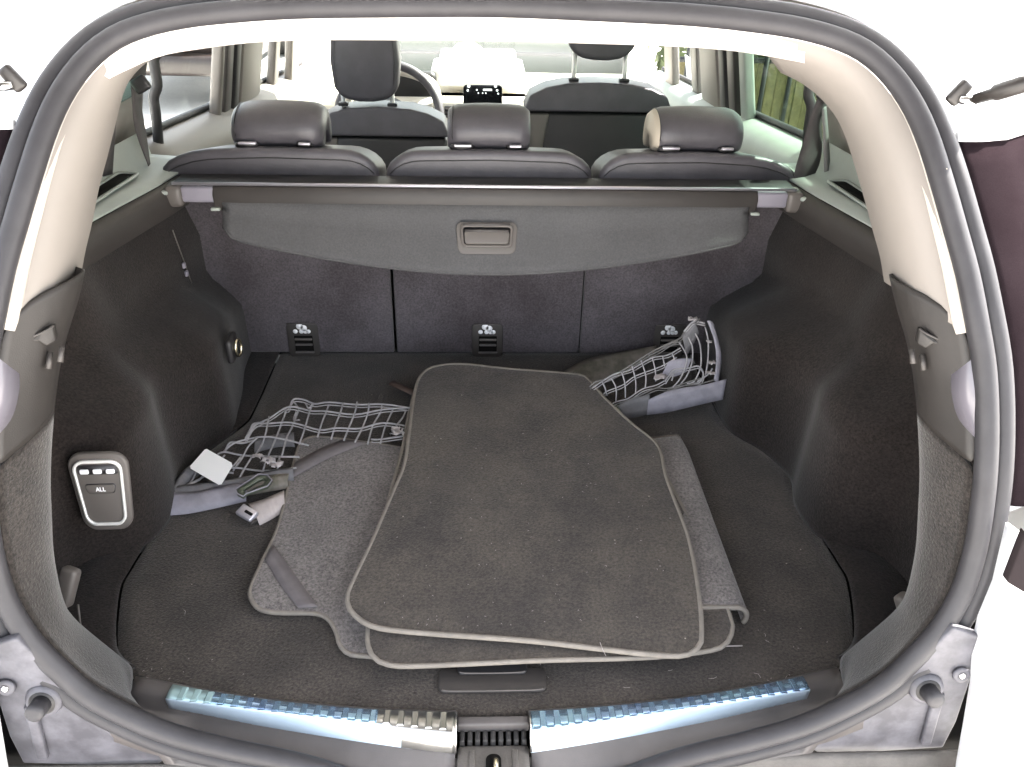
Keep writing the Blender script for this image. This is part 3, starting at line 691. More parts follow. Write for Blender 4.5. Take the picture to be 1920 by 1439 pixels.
def rear_seat(label, x0, x1, zl, zr, rl, rr, hx0, hx1, ax, bp0, bp1, beige):  # beige: headrest end facing the middle painted pale for the light on it
    xm = (x0+x1)/2
    s = thing('rear_seat', label, 'car seat', (xm, 1.06, -.05), 'rear seats of the middle row')
    o = outline_seat((x0+.004)*.98, (x1-.004)*.98, .494, zl+.004, zr+.004, rl, rr)
    prism('backrest', [Vector((x, .952, z)) for x, z in o], (0, .16, -.034), M['leather'], s, .016, 5)
    box('frame', (xm, 1.06, .19), (x1-x0-.012, .13, .40), M['black'], s, .01)
    # stitched welt along the rear edge of the cushion
    tube('seam', [Vector((x, .9512, z-.022)) for x, z in o[3:-3]], .0012, M['black'], s, 5)
    pb = [Vector((x, .973, z)) for x, z in ((bp0, .012), (bp0, .415), (bp0+.006, .421), (bp1-.006, .421), (bp1, .415), (bp1, .012))]
    prism('back_panel', pb, (0, .016, 0), M['seatback'], s, .004)
    if beige or x0 > -.5: box('gap_filler', (x0-.0026, 1.07, .19), (.010, .12, .40), M['void'], s, 0)  # black filler added to stop light leaking between the backrests
    # child seat anchor plate
    A = at(ax, 612, y=.972); c = Vector((A.x, .9722, .046))
    pl = prism('anchor_plate', [c+Vector((a, 0, b)) for a, b in rrect(.072, .086, .010)][::-1], (0, -.0022, 0), M['plastic'], s, .001)
    tube('plate_edge', [c+Vector((-.033, -.003, .0425)), c+Vector((0, -.0032, .0435)), c+Vector((.033, -.003, .0425))], .0014, M['plastic_grey'], pl, 6)
    for dz, col_ in ((.004, 'plastic_brown'), (-.010, 'plastic_grey'), (-.030, 'plastic_grey')): box('anchor_bar', c+Vector((.001, -.005, dz)), (.040 if dz > -.02 else .044, .005, .005), M[col_], pl, .0018)
    box('anchor_recess', c+Vector((.001, -.0025, -.010)), (.042, .0016, .044), M['void'], pl, 0)
    icon_mesh(pl, c+Vector((-.002, -.0012, .026)))
    # comma shaped headrest folded down over the cushion
    prof = [(.002, -.012), (-.022, .000), (-.032, .028), (-.028, .060), (-.008, .084), (.030, .098), (.070, .092), (.102, .066), (.116, .024), (.112, -.016), (.092, -.030), (.078, -.014), (.070, .012), (.050, .026), (.030, .020), (.020, .002)]
    hx0 += .012; hx1 -= .012
    pts = cr([(0, y, z) for y, z in prof], 3, True)
    rows = []
    w_ = hx1-hx0
    for t in (0, .02, .06, .13, .3, .5, .7, .87, .94, .98, 1):
        e = 1-.20*max(0, abs(t-.5)-.37)/.13*(max(0, abs(t-.5)-.37)/.13)
        rows.append([Vector(((hx0+w_*t)*.988, 1.008+lerp(.042, q.y, e), .497+lerp(.035, q.z, e)*.76-.010+.005*(1-(2*t-1)**2))) for q in pts])
    n = len(pts); vs = [v for r in rows for v in r]; fs = []
    for i in range(len(rows)-1): fs += [(i*n+j, i*n+(j+1) % n, (i+1)*n+(j+1) % n, (i+1)*n+j) for j in range(n)]
    fs += [tuple(range(n)), tuple(range((len(rows)-1)*n, len(rows)*n))]
    h = mesh('headrest', vs, fs, M['leather'], s)
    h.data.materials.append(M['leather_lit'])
    if beige:  # end facing the middle painted pale for the light on it
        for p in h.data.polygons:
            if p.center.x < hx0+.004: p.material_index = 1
    tube('seam', [r_+Vector((.0, -.001, .001)) for r_ in rows[2][6:26]], .001, M['black'], h, 5)
    for k, wd in ((-.32, .038), (.30, .026)):
        c = Vector(((hx0+hx1)/2*.985+k*w_, .978, .4925))
        gd = tube('headrest_guide', [c, c+Vector((0, -.002, .006)), c+Vector((0, -.002, .008))], [wd*.68, wd*.62, wd*.5], M['black'], h, 16, flat=.42, up=Vector((0, 1, 0)))
        box('guide_button', c+Vector((.002, -.010, .0075)), (wd*.95, .010, .005), M['silver'], h, .002)
    return s
rear_seat('black leather rear seat at the left, sunlit window sill beside its headrest', -.690, -.2265, .455, .455, .14, .075, -.545, -.335, 566, -.655, -.2185, False)
rear_seat('middle black leather rear seat, headrest in front of the dashboard screen', -.2215, .2265, .455, .455, .075, .075, -.098, .100, 914, -.2115, .2165, False)
rear_seat('black leather rear seat at the right, headrest end coloured pale as if lit', .2315, .672, .455, .455, .075, .15, .337, .552, 1257, .2195, .655, True)

# ================================================================== front seats
def front_seat(label, xc, zc, zs, hz, hx, hw_, tilt, wid):
    s = thing('front_seat', label, 'car seat', (xc, 1.75, -.35), 'front seats')
    o = [(-wid, -.35), (-wid-.005, zs-.05), (-wid+.012, zs-.012), (-wid+.06, zs+.010), (-wid*.45, zc-.004), (0, zc), (wid*.45, zc-.004), (wid-.06, zs+.010), (wid-.012, zs-.012), (wid+.005, zs-.05), (wid, -.35)]
    def lean(z): return .20*(z-zc)
    band = [(x, z) for x, z in o if z > zs-.04] ; zb = zs-.058
    P = [Vector((xc-wid-.004, 1.86+lean(zb), zb))]+[Vector((xc+x, 1.86+lean(z), z)) for x, z in o[1:-1]]+[Vector((xc+wid+.004, 1.86+lean(zb), zb))]
    prism('backrest', P, (0, .11, 0), M['leather'], s, .026, 5)
    tube('seam', [Vector((xc-wid*.55, 1.855, zs-.05)), Vector((xc-wid*.55, 1.853, zs-.02)), Vector((xc-wid*.5, 1.862, zs+.012))], .0012, M['black'], s, 5)
    bk = [Vector((xc+x, 1.874+lean(z), z)) for x, z in ((-wid+.02, zs-.5), (-wid+.002, zs-.062), (wid-.002, zs-.062), (wid-.02, zs-.5))]
    prism('back_shell', bk, (0, .05, 0), M['black'], s, .012, 3)
    sd_ = [Vector((xc-wid+dx, 1.868+lean(z), z)) for dx, z in ((.004, zs-.066), (.072, zs-.066), (.040, zs-.24), (.012, zs-.24))]
    prism('side_bolster', sd_, (0, .03, 0), M['plastic_brown'], s, .006)
    # headrest on two chrome posts
    h = [(-hw_*.80, .004), (-hw_*.93, .03), (-hw_, .10), (-hw_*.92, .20), (-hw_*.6, .225), (hw_*.6, .225), (hw_*.92, .20), (hw_, .10), (hw_*.93, .03), (hw_*.80, .004), (hw_*.5, -.008), (hw_*.2, -.013), (-hw_*.2, -.013), (-hw_*.5, -.008)]
    hd_ = prism('headrest', [Vector((hx+x, 1.865+.12*z, hz+z)) for x, z in h], (0, .095, .006), M['leather'], s, .022, 5)
    tube('seam', [Vector((hx+x*.86, 1.862+.12*z, hz+.012+z*.92)) for x, z in h[1:9]], .0012, M['black'], hd_, 5)
    for k in (-1, 1): tube('post', [(hx+k*hw_*.72, 1.90, zc-.03), (hx+k*hw_*.72, 1.905, hz+.02)], .0070, M['frame'], s, 10)
    for k in (-1, 1): box('post_collar', (hx+k*hw_*.72, 1.90, zc+.001), (.03, .026, .010), M['black'], s, .003)
    return s
front_seat('black leather driver seat behind the steering wheel, low headrest', -.322, .376, .350, .400, -.362, .104, 0, .205)
front_seat('black leather front passenger seat with its headrest raised on two long chrome posts', .345, .458, .432, .530, .347, .108, 0, .222)

# ================================================================== retractable cargo cover
cc = thing('cargo_cover', 'rolled up dark cargo cover with a grip, across the back of the rear seats', 'cargo cover', (0, .89, .42))
cas = [(.865, .392), (.862, .425), (.870, .440), (.885, .4435), (.905, .440), (.912, .420), (.910, .392)]
prism('cassette', [Vector((-.545, y, z)) for y, z in cas], (1.09, 0, 0), M['plastic'], cc, .004)
tube('edge_strip', [(-.622, .873, .4445), (0, .873, .4445), (.622, .873, .4445)], .0034, M['silver'], cc, 8)
box('gap_strip', (0, .912, .4400), (1.25, .062, .006), M['black'], cc, .002)
for sx in (-1, 1):
    ec = box('end_cap', (sx*.572, .888, .4225), (.072, .040, .032), M['cassette'], cc, .006)
    box('end_mount', (sx*.622, .888, .419), (.034, .05, .044), M['plastic_brown'], cc, .010)
    box('release_tab', (sx*.542, .862, .397), (.018, .010, .006), M['ledge'], cc, .002)
    box('end_lug', (sx*.64, .866, .428), (.020, .012, .008), M['ledge'], cc, .003)
# hanging rigid flap
pn0 = Vector((0, -.86, .51)); org = Vector((0, .872, .418)); fv = Vector((0, -.51, -.86))
def fp(x, s, h=0): return org+Vector((x, 0, 0))+fv*s+pn0*h
sd_ = [.075, .075]
outl = [(-.525, 0), (-.528, .035), (-.528, .055), (-.522, .070), (-.508, .082), (-.47, .093), (-.36, .115), (-.22, .136), (-.10, .147), (0, .150), (.10, .147), (.22, .136), (.36, .115), (.47, .093), (.508, .082), (.522, .070), (.528, .055), (.528, .035), (.525, 0)]
bt = cr([(x, s, 0) for x, s in outl], 3)
half_n = 61
xs = [-.527+1.054*k/(half_n-1) for k in range(half_n)]
bx = sorted([(p.x, p.y) for p in bt if p.y > .05])
def bottom(x): return interp(x, [a for a, b in bx], [b for a, b in bx])
rows = []
for t in (0, .12, .2, .26, .5, .75, .9, 1):
    rows.append([fp(x, bottom(x)*t if t > .26 else min(.040*t/.26, bottom(x)*t*1.2), (.004 if abs(t-.2) < .03 else 0)-.0035*(t == .26)) for x in xs])
flap = sheet('flap', rows, M['cover'], cc, .006, off=0)
tube('flap_hem', [r[-1] for r in []] or [p+pn0*.001 for p in rows[-1]], .0026, M['cover'], flap, 6)
hc = fp(-.004, .0785, .0042); hu = Vector((1, 0, 0)); hv = -fv
def hp2(w_, h_, r, t=1, h=0, dy=0): return [hc+hu*a+hv*(b+dy)+pn0*h for a, b in rrect(w_, h_, r, 5, t)]
grip = prism('handle_base', hp2(.124, .064, .014, .92), pn0*.003, M['plastic_brown'], cc, .0012)
ring('handle_frame', hp2(.108, .046, .009, .93, .003, .004), hp2(.096, .035, .006, .93, .003, .004), pn0*.0035, M['plastic_brown'], grip)
prism('handle_void', hp2(.096, .035, .006, .93, .0032, .004), pn0*.0006, M['black'], grip, 0)
prism('handle_grip', hp2(.092, .026, .006, .95, .004, .000), pn0*.006, M['plastic_brown'], grip, .0025)
tube('handle_bead', [hc+hu*a+hv*.0135+pn0*.0095 for a in (-.043, 0, .043)], .0026, M['plastic_grey'], grip, 8)
tube('handle_bead', [hc+hu*a+hv*.0265+pn0*.0065 for a in (-.047, 0, .047)], .0022, M['plastic_grey'], grip, 8)

# ================================================================== floor mats
def floor_mat(label, px_out, base, slope, m, thick=.006, bind=.0039, edit=None, n=150, wob=.0015, cat='floor mat', seam=True):
    nv = Vector((0, -slope, 1)).normalized(); p0 = (0, .1, base)
    out = [at_plane(px, py, p0, nv) for px, py in px_out]
    out = resample(cr(out, 6, True), n, True)
    c = sum(out, Vector())/n
    mt = thing('floor_mat', label, cat, (c.x, c.y, base), 'car floor mats piled on the load floor')
    rows = []
    for s in (1, .985, .95, .85, .7, .5, .3, .12):
        row = []
        for p in out:
            q = c.lerp(p, s); h = wob*(math.sin(q.x*17+q.y*9)+math.sin(q.y*21-q.x*6+1.3))
            if edit: q = edit(q)
            row.append(q+Vector((0, 0, h+(.0018 if s < .99 else 0))))
        rows.append(row)
    vs = [v for r in rows for v in r]+[c+Vector((0, 0, .0018))]; N = n; fs = []
    for i in range(len(rows)-1): fs += [(i*N+j, i*N+(j+1) % N, (i+1)*N+(j+1) % N, (i+1)*N+j) for j in range(N)]
    k = (len(rows)-1)*N; fs += [(k+j, k+(j+1) % N, len(vs)-1) for j in range(N)]
    o = mesh('pile', vs, fs, m, mt, solid=thick, off=-1)
    bm = bmesh.new(); bm.from_mesh(o.data)
    up = sum((f.normal.z for f in bm.faces))
    if up < 0: bmesh.ops.reverse_faces(bm, faces=bm.faces)
    bm.to_mesh(o.data); bm.free()
    tube('binding', [p+Vector((0, 0, -.0012)) for p in rows[0]], bind, M['binding'], mt, 8, True, flat=.95)
    return mt, out, nv
# left rear mat, lying flat with elastic corner bands
m3 = [(565, 829), (580, 820), (602, 819), (670, 829), (740, 840), (800, 850), (860, 870), (900, 980), (880, 1140), (800, 1225), (745, 1230), (690, 1228), (655, 1224), (638, 1208), (630, 1182), (616, 1160), (592, 1150), (540, 1150), (508, 1149), (484, 1142), (471, 1124), (471, 1104), (492, 1055), (520, 990), (540, 915), (556, 850)]
t3, o3, n3 = floor_mat('worn lighter grey mat lying lowest at the left with ribbon across two corners', m3, .011, 0.012, M['mat_light'])
def ribbon(parent, a, b, w_, plane, name='corner_band', m='band'):
    p, q = at_plane(*a, *plane), at_plane(*b, *plane); t = (q-p).normalized(); s = Vector((0, 0, 1)).cross(t)*w_*.5
    k = 8; r0_ = [p.lerp(q, i/k)-s+Vector((0, 0, .0085)) for i in range(k+1)]; r1_ = [p.lerp(q, i/k)+s+Vector((0, 0, .0085)) for i in range(k+1)]
    sheet(name, [r0_, [a_.lerp(b_, .5)+Vector((0, 0, .001)) for a_, b_ in zip(r0_, r1_)], r1_], M[m], parent, .002, off=1)
pl3 = ((0, .1, .011), n3)
for t_, b_ in (([(553, 872), (600, 846), (645, 828)], [(545, 902), (620, 862), (690, 834)]), ([(513, 1026), (552, 1080), (597, 1143)], [(497, 1053), (525, 1100), (560, 1145)])):
    T = cr([at_plane(*p, *pl3)+Vector((0, 0, .0048)) for p in t_], 5); B = cr([at_plane(*p, *pl3)+Vector((0, 0, .0048)) for p in b_], 5)
    sheet('corner_band', [T, [a.lerp(b, .5)+Vector((0, 0, .0006)) for a, b in zip(T, B)], B], M['band'], t3, .0012, off=0)
# right rear mat with its edge curled under
n4 = Vector((0, -.012, 1)).normalized(); b4 = (0, .1, .036)
far = [at_plane(px, py, b4, n4) for px, py in ((1090, 835), (1238, 822), (1270, 818))]
near = [at_plane(px, py, b4, n4) for px, py in ((1130, 1140), (1340, 1136), (1378, 1137))]
t4 = thing('floor_mat', 'dark mat under the right of the pile, right edge curled down', 'floor mat', (.33, .36, .03), 'car floor mats piled on the load floor')
rows = []
nv_ = 26
for i in range(nv_):
    t = i/(nv_-1); row = []
    edge_p = near[2].lerp(far[2], t); in_p = near[0].lerp(far[0], t); d = (edge_p-in_p); d.z = 0; d.normalize()
    for k in range(10): row.append(in_p.lerp(edge_p, k/9)+Vector((0, 0, .0012*math.sin(k*1.3+t*9))))
    rr = lerp(.0205, .012, t**.7)*(1-.7*max(0, (t-.9)/.1))
    for k in range(1, 11):
        A = R(125)*k/10
        row.append(edge_p+d*rr*math.sin(A)+Vector((0, 0, -rr*(1-math.cos(A)))))
    rows.append(row)
sheet('pile', rows, M['mat_light'], t4, .0055, off=0)
tube('binding', [p+Vector((0, -.002, 0)) for p in rows[0]], .0042, M['binding'], t4, 8)
tube('binding', [p for p in rows[-1]], .0042, M['mat'], t4, 8)
# the two front mats, one on the other
m2 = [(800, 700), (860, 690), (960, 694), (1075, 706), (1110, 730), (1160, 790), (1215, 840), (1238, 872), (1258, 912), (1300, 992), (1340, 1082), (1369, 1160), (1372, 1186), (1358, 1210), (1322, 1221), (1200, 1233), (1000, 1241), (790, 1247), (735, 1246), (704, 1234), (691, 1210), (690, 1175), (700, 1080), (722, 965), (745, 878), (757, 835), (768, 770), (782, 720)]
t2, o2, n2 = floor_mat('dark front mat second from the top of the pile, bottom edge showing below it', m2, .032, .030, M['mat'])
m1 = [(800, 693), (824, 685), (868, 683), (960, 693), (1078, 701), (1104, 712), (1130, 744), (1180, 790), (1224, 824), (1239, 848), (1247, 892), (1262, 935), (1291, 1012), (1309, 1110), (1315, 1190), (1308, 1214), (1286, 1227), (1240, 1228), (1120, 1217), (1000, 1204), (850, 1190), (725, 1177), (690, 1168), (664, 1150), (652, 1130), (656, 1103), (700, 1012), (738, 922), (758, 874), (767, 820), (775, 752), (784, 712)]
t1, o1_, n1 = floor_mat('large front floor mat lying topmost on the pile', m1, .046, .042, M['mat'], thick=.007, bind=.0042)
tube('loose_thread', cr([at_plane(px, py, (0, .1, .052), n1) for px, py in ((1125, 1205), (1130, 1218), (1136, 1230))], 3), .0005, M['strap_beige'], t1, 5)

# ================================================================== cargo net
net = thing('cargo_net', 'crumpled luggage net with silver hems lying under the floor mats', 'cargo net', (-.1, .6, .01))
def zx(z0, x0, s): return lambda X, Y: (x0+X/s, z0+Y/s)
def lp(X, Y): return (280+X/3.553, 700+Y/3.553)
nL = Vector((0, -.13, 1)).normalized(); pL = (0, .43, .020)
def Lp(X, Y, h=0): return at_plane(*lp(X, Y), pL, nL)+Vector((0, 0, h))
def cord(pts, m='cord', r=.0015, h=0, f=Lp): tube('cord', cr([f(x, y, h+.004*math.sin(i*1.7+x*.01)) for i, (x, y) in enumerate(pts)], 4), r, M[m], net, 6)
for P_ in ([(900, 250), (930, 225), (960, 180), (1030, 180), (1100, 195), (1200, 205), (1380, 200), (1560, 215), (1780, 240)],
           [(650, 440), (700, 360), (800, 290), (930, 235), (1070, 240), (1180, 265), (1370, 265), (1560, 250), (1790, 228)],
           [(640, 440), (700, 352), (800, 325), (950, 340), (1130, 370), (1250, 375), (1400, 360), (1560, 340), (1760, 360)],
           [(495, 510), (560, 480), (640, 440), (800, 430), (1060, 470)], [(440, 540), (500, 530), (650, 545), (1000, 565)],
           [(400, 640), (560, 640), (760, 640), (980, 640)], [(250, 760), (330, 700), (400, 668), (560, 655)],
           [(500, 520), (540, 470), (620, 465), (700, 440)], [(1480, 450), (1540, 430), (1700, 430)]):
    cord(P_, r=.0020)
    if P_[0][0] > 600 or P_[0][0] == 640: cord([(x, y+13) for x, y in P_], 'cord', .0012, -.002)
for P_ in ([(960, 185), (1000, 235)], [(1090, 195), (1070, 245), (1040, 370), (1000, 480)], [(1195, 205), (1180, 265), (1150, 340), (1120, 420)], [(1290, 203), (1275, 270), (1240, 345), (1210, 430)],
           [(1385, 203), (1370, 265), (1330, 350), (1295, 440)], [(1465, 210), (1455, 262), (1420, 350), (1370, 460)], [(1550, 218), (1540, 250), (1490, 340), (1455, 480)], [(1625, 225), (1615, 250), (1575, 350), (1540, 480)],
           [(1710, 235), (1690, 290), (1645, 360)], [(1000, 225), (950, 345), (915, 430), (885, 560)], [(915, 245), (870, 350), (840, 430), (795, 550)], [(800, 300), (770, 420), (740, 480), (700, 550)],
           [(670, 410), (690, 350), (760, 315)], [(720, 440), (660, 500), (620, 560), (555, 640)], [(610, 555), (550, 640)], [(500, 535), (465, 590), (430, 640)], [(690, 555), (640, 640), (600, 700)], [(780, 560), (760, 640), (720, 700)], [(870, 560), (850, 640)],
           [(330, 610), (290, 690), (235, 770)], [(420, 650), (340, 690), (250, 740)], [(980, 250), (960, 300), (1000, 320)], [(1040, 190), (1060, 230), (1090, 215)]):
    cord(P_, r=.0018)
def strip(name, top, bot_, m, f, dz=.004, par=None):
    T = cr([f(x, y, .003) for x, y in top], 5); B = cr([f(x, y, -.010) for x, y in bot_], 5); k = 24; T = resample(T, k); B = resample(B, k)
    sheet(name, [T, [a.lerp(b, .33)+Vector((0, 0, dz+.0012*math.sin(i*1.9))) for i, (a, b) in enumerate(zip(T, B))], [a.lerp(b, .7)+Vector((0, 0, dz*.9+.001*math.sin(i*2.3))) for i, (a, b) in enumerate(zip(T, B))], B], M[m], par or net, .0015, off=0)
strip('hem', [(95, 800), (300, 800), (460, 765), (660, 730)], [(112, 920), (250, 908), (420, 875), (640, 825)], 'hem', Lp)
strip('hem', [(95, 780), (200, 760), (560, 715), (800, 660), (960, 640)], [(100, 830), (300, 815), (560, 760), (820, 710), (960, 690)], 'hem_dark', Lp, .006)
strip('hem', [(150, 770), (230, 660), (330, 590), (420, 545)], [(215, 780), (265, 700), (340, 640), (430, 590)], 'hem_dark', Lp, .006)
strip('hem', [(660, 730), (800, 690), (930, 680)], [(640, 790), (800, 760), (920, 740)], 'gauze', Lp, .004)
strip('hem', [(700, 420), (850, 380), (960, 370)], [(690, 470), (850, 430), (960, 430)], 'hem_dark', lambda X, Y, h=0: Lp(X, Y, h-.012), .003)
tg = [Lp(x, y, .014) for x, y in ((392, 548), (556, 640), (562, 660), (490, 782), (470, 786), (284, 678), (282, 662), (378, 552))]
tagp = prism('paper_tag', tg, (0, -.0002, .0009), M['tag'], net, 0, smooth=False)
bk = [Lp(x, y, .020) for x, y in ((600, 880), (590, 850), (740, 750), (800, 755), (830, 790), (800, 830), (660, 880), (640, 900))]
bk2 = [Lp(x, y, .020) for x, y in ((640, 868), (650, 845), (740, 785), (770, 775), (790, 790), (770, 815), (690, 855), (660, 872))]
bkl = ring('buckle', bk, bk2, (0, 0, .006), M['green_dark'], net)
tube('buckle_rim', [p+Vector((0, 0, .006)) for p in bk], .0012, M['cassette'], bkl, 6, True)
box('buckle_tongue', Lp(655, 955, .007), (.034, .022, .010), M['silver'], bkl, .003, rot=(.25, .15, -.55))
box('tongue_slot', Lp(668, 968, .0125), (.016, .005, .003), M['void'], bkl, .001, rot=(.25, .15, -.55))
prism('buckle_plate', [Lp(x, y, .000) for x, y in ((530, 930), (600, 900), (720, 990), (680, 1015), (600, 960))], (0, 0, .004), M['plastic'], bkl, .001)
strip('strap', [(660, 880), (760, 850), (900, 790)], [(730, 985), (800, 950), (900, 890)], 'strap_beige', Lp, .004)
def crumple(c, sz, m, seed):
    rnd = random.Random(seed); n = 6; rows_ = []
    for i in range(n):
        rows_.append([c+Vector(((i/(n-1)-.5)*sz+rnd.gauss(0, .08)*sz, (j/(n-1)-.5)*sz*.7+rnd.gauss(0, .08)*sz, sz*.30*abs(math.sin(i*1.9+j*1.4+seed))+rnd.random()*sz*.10)) for j in range(n)])
    sheet('clip', rows_, m, net, .0008, off=0)
M['clip'] = mat('whitish plastic clip', (.42, .39, .40), .4, spec=.6, var=.2, vscale=80)
for i, (x, y, s_) in enumerate(((800, 615, .026), (850, 640, .022), (1655, 425, .026), (1640, 395, .016), (725, 580, .016))): crumple(Lp(x, y, .006), s_, M['clip'], i+1)
# right-hand part of the net
nR = Vector((0, -3, 1)).normalized(); pR = (0, .685, .022)
def Rp(X, Y, h=0): return at_plane(1000+X/4.17, 560+Y/4.17, pR, nR)+Vector((0, 0, h))
for P_, mm, r in (([(440, 680), (490, 655), (600, 620), (760, 525), (900, 430), (1060, 355), (1150, 312), (1200, 230), (1300, 170)], 'cord_dark', .0018), ([(460, 690), (620, 610), (760, 545), (920, 480), (1050, 430), (1150, 398)], 'cord', .0016),
                 ([(540, 760), (570, 740), (700, 665), (800, 612), (1000, 520), (1120, 470)], 'cord', .0015), ([(600, 840), (640, 822), (740, 770), (850, 720), (960, 670), (1030, 640)], 'cord', .0016),
                 ([(640, 830), (760, 790), (850, 742), (960, 710), (1050, 690), (1200, 668), (1330, 606)], 'cord_dark', .0016), ([(1030, 640), (1060, 600), (1100, 570), (1220, 530), (1290, 540), (1328, 590), (1300, 645), (1190, 665)], 'cord', .0018),
                 ([(1050, 700), (1180, 690), (1300, 660), (1420, 640)], 'cord_dark', .0015), ([(900, 450), (980, 400), (1080, 360), (1160, 330)], 'cord_dark', .0016), ([(1180, 250), (1240, 200), (1280, 175), (1340, 190)], 'cord', .0022)):
    cord(P_, mm, r, 0, Rp); cord([(x+6, y+12) for x, y in P_], mm, r*.7, -.002, Rp)
for P_ in ([(540, 650), (560, 720), (575, 770)], [(610, 630), (645, 720), (645, 810)], [(690, 590), (715, 680), (720, 770)], [(770, 545), (800, 650), (800, 740)], [(840, 500), (880, 600), (875, 700)], [(930, 475), (955, 560), (955, 660)], [(1010, 445), (1028, 530)], [(1085, 420), (1105, 490)],
           [(1140, 335), (1190, 450), (1195, 520), (1150, 620), (1090, 690)], [(1210, 300), (1240, 400), (1240, 500), (1200, 600), (1130, 690)], [(1265, 280), (1300, 380), (1310, 520), (1260, 640), (1200, 670)], [(1340, 240), (1365, 340), (1365, 480), (1345, 600)], [(1100, 580), (1080, 650)], [(1280, 660), (1370, 600), (1400, 540)]):
    cord(P_, 'cord', .0017, .002, Rp)
strip('hem', [(1355, 185), (1400, 300), (1425, 420), (1425, 540), (1408, 650)], [(1418, 168), (1450, 290), (1478, 420), (1465, 540), (1450, 660)], 'hem', Rp, .004)
strip('hem', [(900, 800), (1050, 735), (1200, 705), (1350, 680), (1508, 640)], [(890, 880), (1050, 860), (1200, 825), (1350, 790), (1488, 758)], 'hem', Rp, .003)
strip('hem', [(650, 850), (780, 790), (910, 760)], [(720, 905), (800, 900), (910, 870)], 'hem_dark', Rp, .003)
nF = Vector((0, -.25, 1)).normalized()
def Fp(X, Y, h=0): return at_plane(1000+X/4.17, 560+Y/4.17, (0, .80, .012), nF)+Vector((0, 0, h))
strip('folded_band', [(240, 580), (400, 490), (600, 440), (780, 410), (960, 380)], [(470, 650), (560, 625), (700, 570), (850, 490), (960, 430)], 'gauze', Fp, .010)
strip('folded_band', [(1060, 500), (1150, 480), (1240, 480)], [(1010, 560), (1100, 580), (1200, 540)], 'hem', Rp, .002)
strip('folded_band', [(1160, 300), (1210, 260), (1260, 200)], [(1200, 420), (1240, 350), (1300, 240)], 'hem_dark', Rp, .002)
for i, (x, y, s_) in enumerate(((985, 655, .024), (1390, 540, .014), (1365, 615, .012), (1392, 622, .012), (1368, 372, .011), (1240, 200, .018))): crumple(Rp(x, y, .008), s_, M['clip'], i+11)

# small loose things
bs = [at(735, 718, z=.02), at(752, 726, z=.018), at(785, 742, z=.014)]
tag(tube('brown_strip', bs, [.011, .010, .010], M['brown'], None, 8, flat=.35), 'small reddish brown strap end sticking out behind the mats', 'strap')
tag(tube('straw', [at(1355, 1212, z=.004), at(1392, 1211, z=.004)], .0011, M['strap_beige'], None, 6), 'thin pale straw on the carpet at the right mat corner', 'straw')

# lint and crumbs on the carpets
lv_, lf_ = [], []
rl_ = random.Random(5)
for i in range(150):
    if i % 3: c = at_plane(rl_.uniform(720, 1270), rl_.uniform(800, 1180), (0, .1, .0505), n1)
    else: c = at(rl_.choice((rl_.uniform(240, 460), rl_.uniform(1420, 1560), rl_.uniform(700, 1500))), rl_.uniform(1130, 1290) if i % 2 else rl_.uniform(1235, 1290), z=.0015)
    if i % 3 == 0 and abs(c.x) > .50: continue
    a = rl_.uniform(0, 6.28); ln = rl_.uniform(.0006, .0016) if i % 9 else rl_.uniform(.003, .007)
    d = Vector((math.cos(a), math.sin(a), 0)); P_ = [c-d*ln, c+Vector((-d.y, d.x, 0))*ln*.4+Vector((0, 0, .0012)), c+d*ln]
    v_, f_ = tube_data(P_, .00026, 4); k = len(lv_); lv_ += v_; lf_ += [tuple(j+k for j in q) for q in f_]
li = mesh('lint', lv_, lf_, M['strap_beige']); li['kind'] = 'stuff'

# ================================================================== outside
# a brown car parked ahead on the left
pk = thing('parked_car', 'brown car parked outside, seen through the left rear window', 'car', (-2.6, 7.2, -.66))
prof = [(-.9, -.30), (-.98, -.10), (-.92, .12), (-.55, .25), (-.2, .62), (.9, .74), (2.2, .66), (2.9, .25), (3.1, -.1), (3.0, -.36), (-.6, -.40)]
prism('body', [Vector((-3.3, 7.1+y*.9, z)) for y, z in prof], (1.35, 0, 0), M['brown_paint'], pk, .08, 4)
prism('rear_window', [Vector((-3.15+x, 6.25+.5*z, z)) for x, z in ((.1, .02), (.95, .02), (.88, -.14), (.12, -.14))][::-1], (0, -.03, 0), M['dark_glass'], pk, .01)
prism('rear_window', [Vector((-3.2+x, 6.72+.9*(z-.28), z)) for x, z in ((.1, .30), (1.05, .30), (.95, .56), (.2, .56))], (0, -.02, .02), M['dark_glass'], pk, .01)
box('bumper', (-2.65, 6.22, -.28), (1.40, .20, .16), M['brown_paint'], pk, .05)
box('number_plate', (-2.7, 6.11, -.27), (.40, .02, .09), M['beige'], pk, .005)
for y in (7.0, 9.1):
    wv = tube('wheel', [(-2.24, y, -.36), (-2.02, y, -.36)], [.30, .30], M['rubber_dark'], pk, 28, up=Vector((0, 0, 1)))
    tube('rim', [(-2.03, y, -.36), (-2.005, y, -.36)], [.19, .17], M['plastic_brown'], wv, 20)
box('tail_light', (-2.02, 6.32, -.05), (.10, .10, .14), M['amber'], pk, .03)
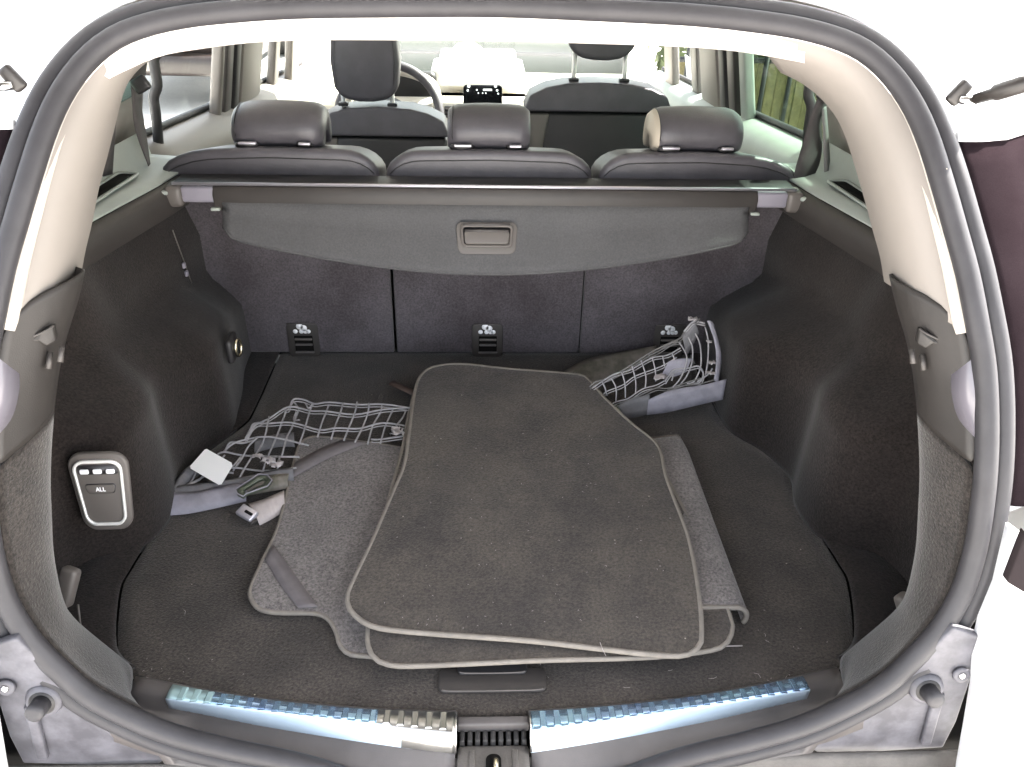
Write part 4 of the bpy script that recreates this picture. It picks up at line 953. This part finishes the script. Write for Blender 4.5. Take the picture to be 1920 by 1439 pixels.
# a grey green van facing us, seen through the windscreen
vn = thing('parked_van', 'grey green vehicle facing the windscreen with a dark arched grille', 'van', (0, 5.6, -.66))
box('body', (0, 6.2, .05), (2.1, 1.6, 1.1), M['grey_paint'], vn, .12, seg=5)
gp = [(-.31, .006), (-.295, .03), (-.22, .085), (-.12, .108), (0, .114), (.12, .11), (.22, .09), (.285, .05), (.305, .006)]
gr = prism('grille', [Vector((x, 5.41, z)) for x, z in gp], (0, .03, 0), M['black'], vn, .006)
for k in range(5): box('grille_bar', (-.22+.11*k, 5.402, .055), (.012, .02, .10), M['grey_paint'], gr, .003)
box('headlamp', (-.52, 5.42, .065), (.26, .05, .05), M['amber'], vn, .02)
box('headlamp', (.62, 5.42, .065), (.26, .05, .05), M['grey_paint'], vn, .02)
box('bumper_line', (0, 5.40, -.03), (1.9, .03, .02), M['plastic'], vn, .006)
box('windscreen', (0, 6.0, .72), (1.6, .9, .4), M['dark_glass'], vn, .1)
# gate of reed panels in a black frame on the right
fe = thing('fence', 'reed panel gate in a black iron frame, seen through the right rear window', 'fence', (1.8, 3.7, -.66))
tube('rail', [(1.0, 3.68, .232), (2.6, 3.68, .232)], .014, M['iron'], fe, 8); tube('rail', [(1.0, 3.68, -.5), (2.6, 3.68, -.5)], .014, M['iron'], fe, 8)
for k in range(12): tube('bar', [(1.04+.135*k, 3.67, -.66), (1.04+.135*k, 3.67, .30)], .013, M['iron'], fe, 8)
for k in range(30): box('reed_slat', (1.02+.053*k, 3.71+.004*(k % 3), -.21), (.051, .012, .86), M['bamboo'], fe, .004)
# hedge behind the gate
hv_, hf_ = [], []
for i in range(2600):
    c = Vector((random.uniform(1.2, 2.9), random.uniform(4.4, 5.6), random.uniform(-.6, .25))); a = Vector((random.gauss(0, 1), random.gauss(0, 1), random.gauss(0, 1))).normalized(); b = a.cross(Vector((random.gauss(0, 1), random.gauss(0, 1), random.gauss(0, 1)))).normalized()
    k = len(hv_); hv_ += [c-a*.07, c+b*.03, c+a*.07, c-b*.03]; hf_.append((k, k+1, k+2, k+3))
hedge = mesh('hedge', hv_, hf_, M['leaf'], None, False); tag(hedge, 'sunlit green hedge growing behind the reed gate', 'hedge')
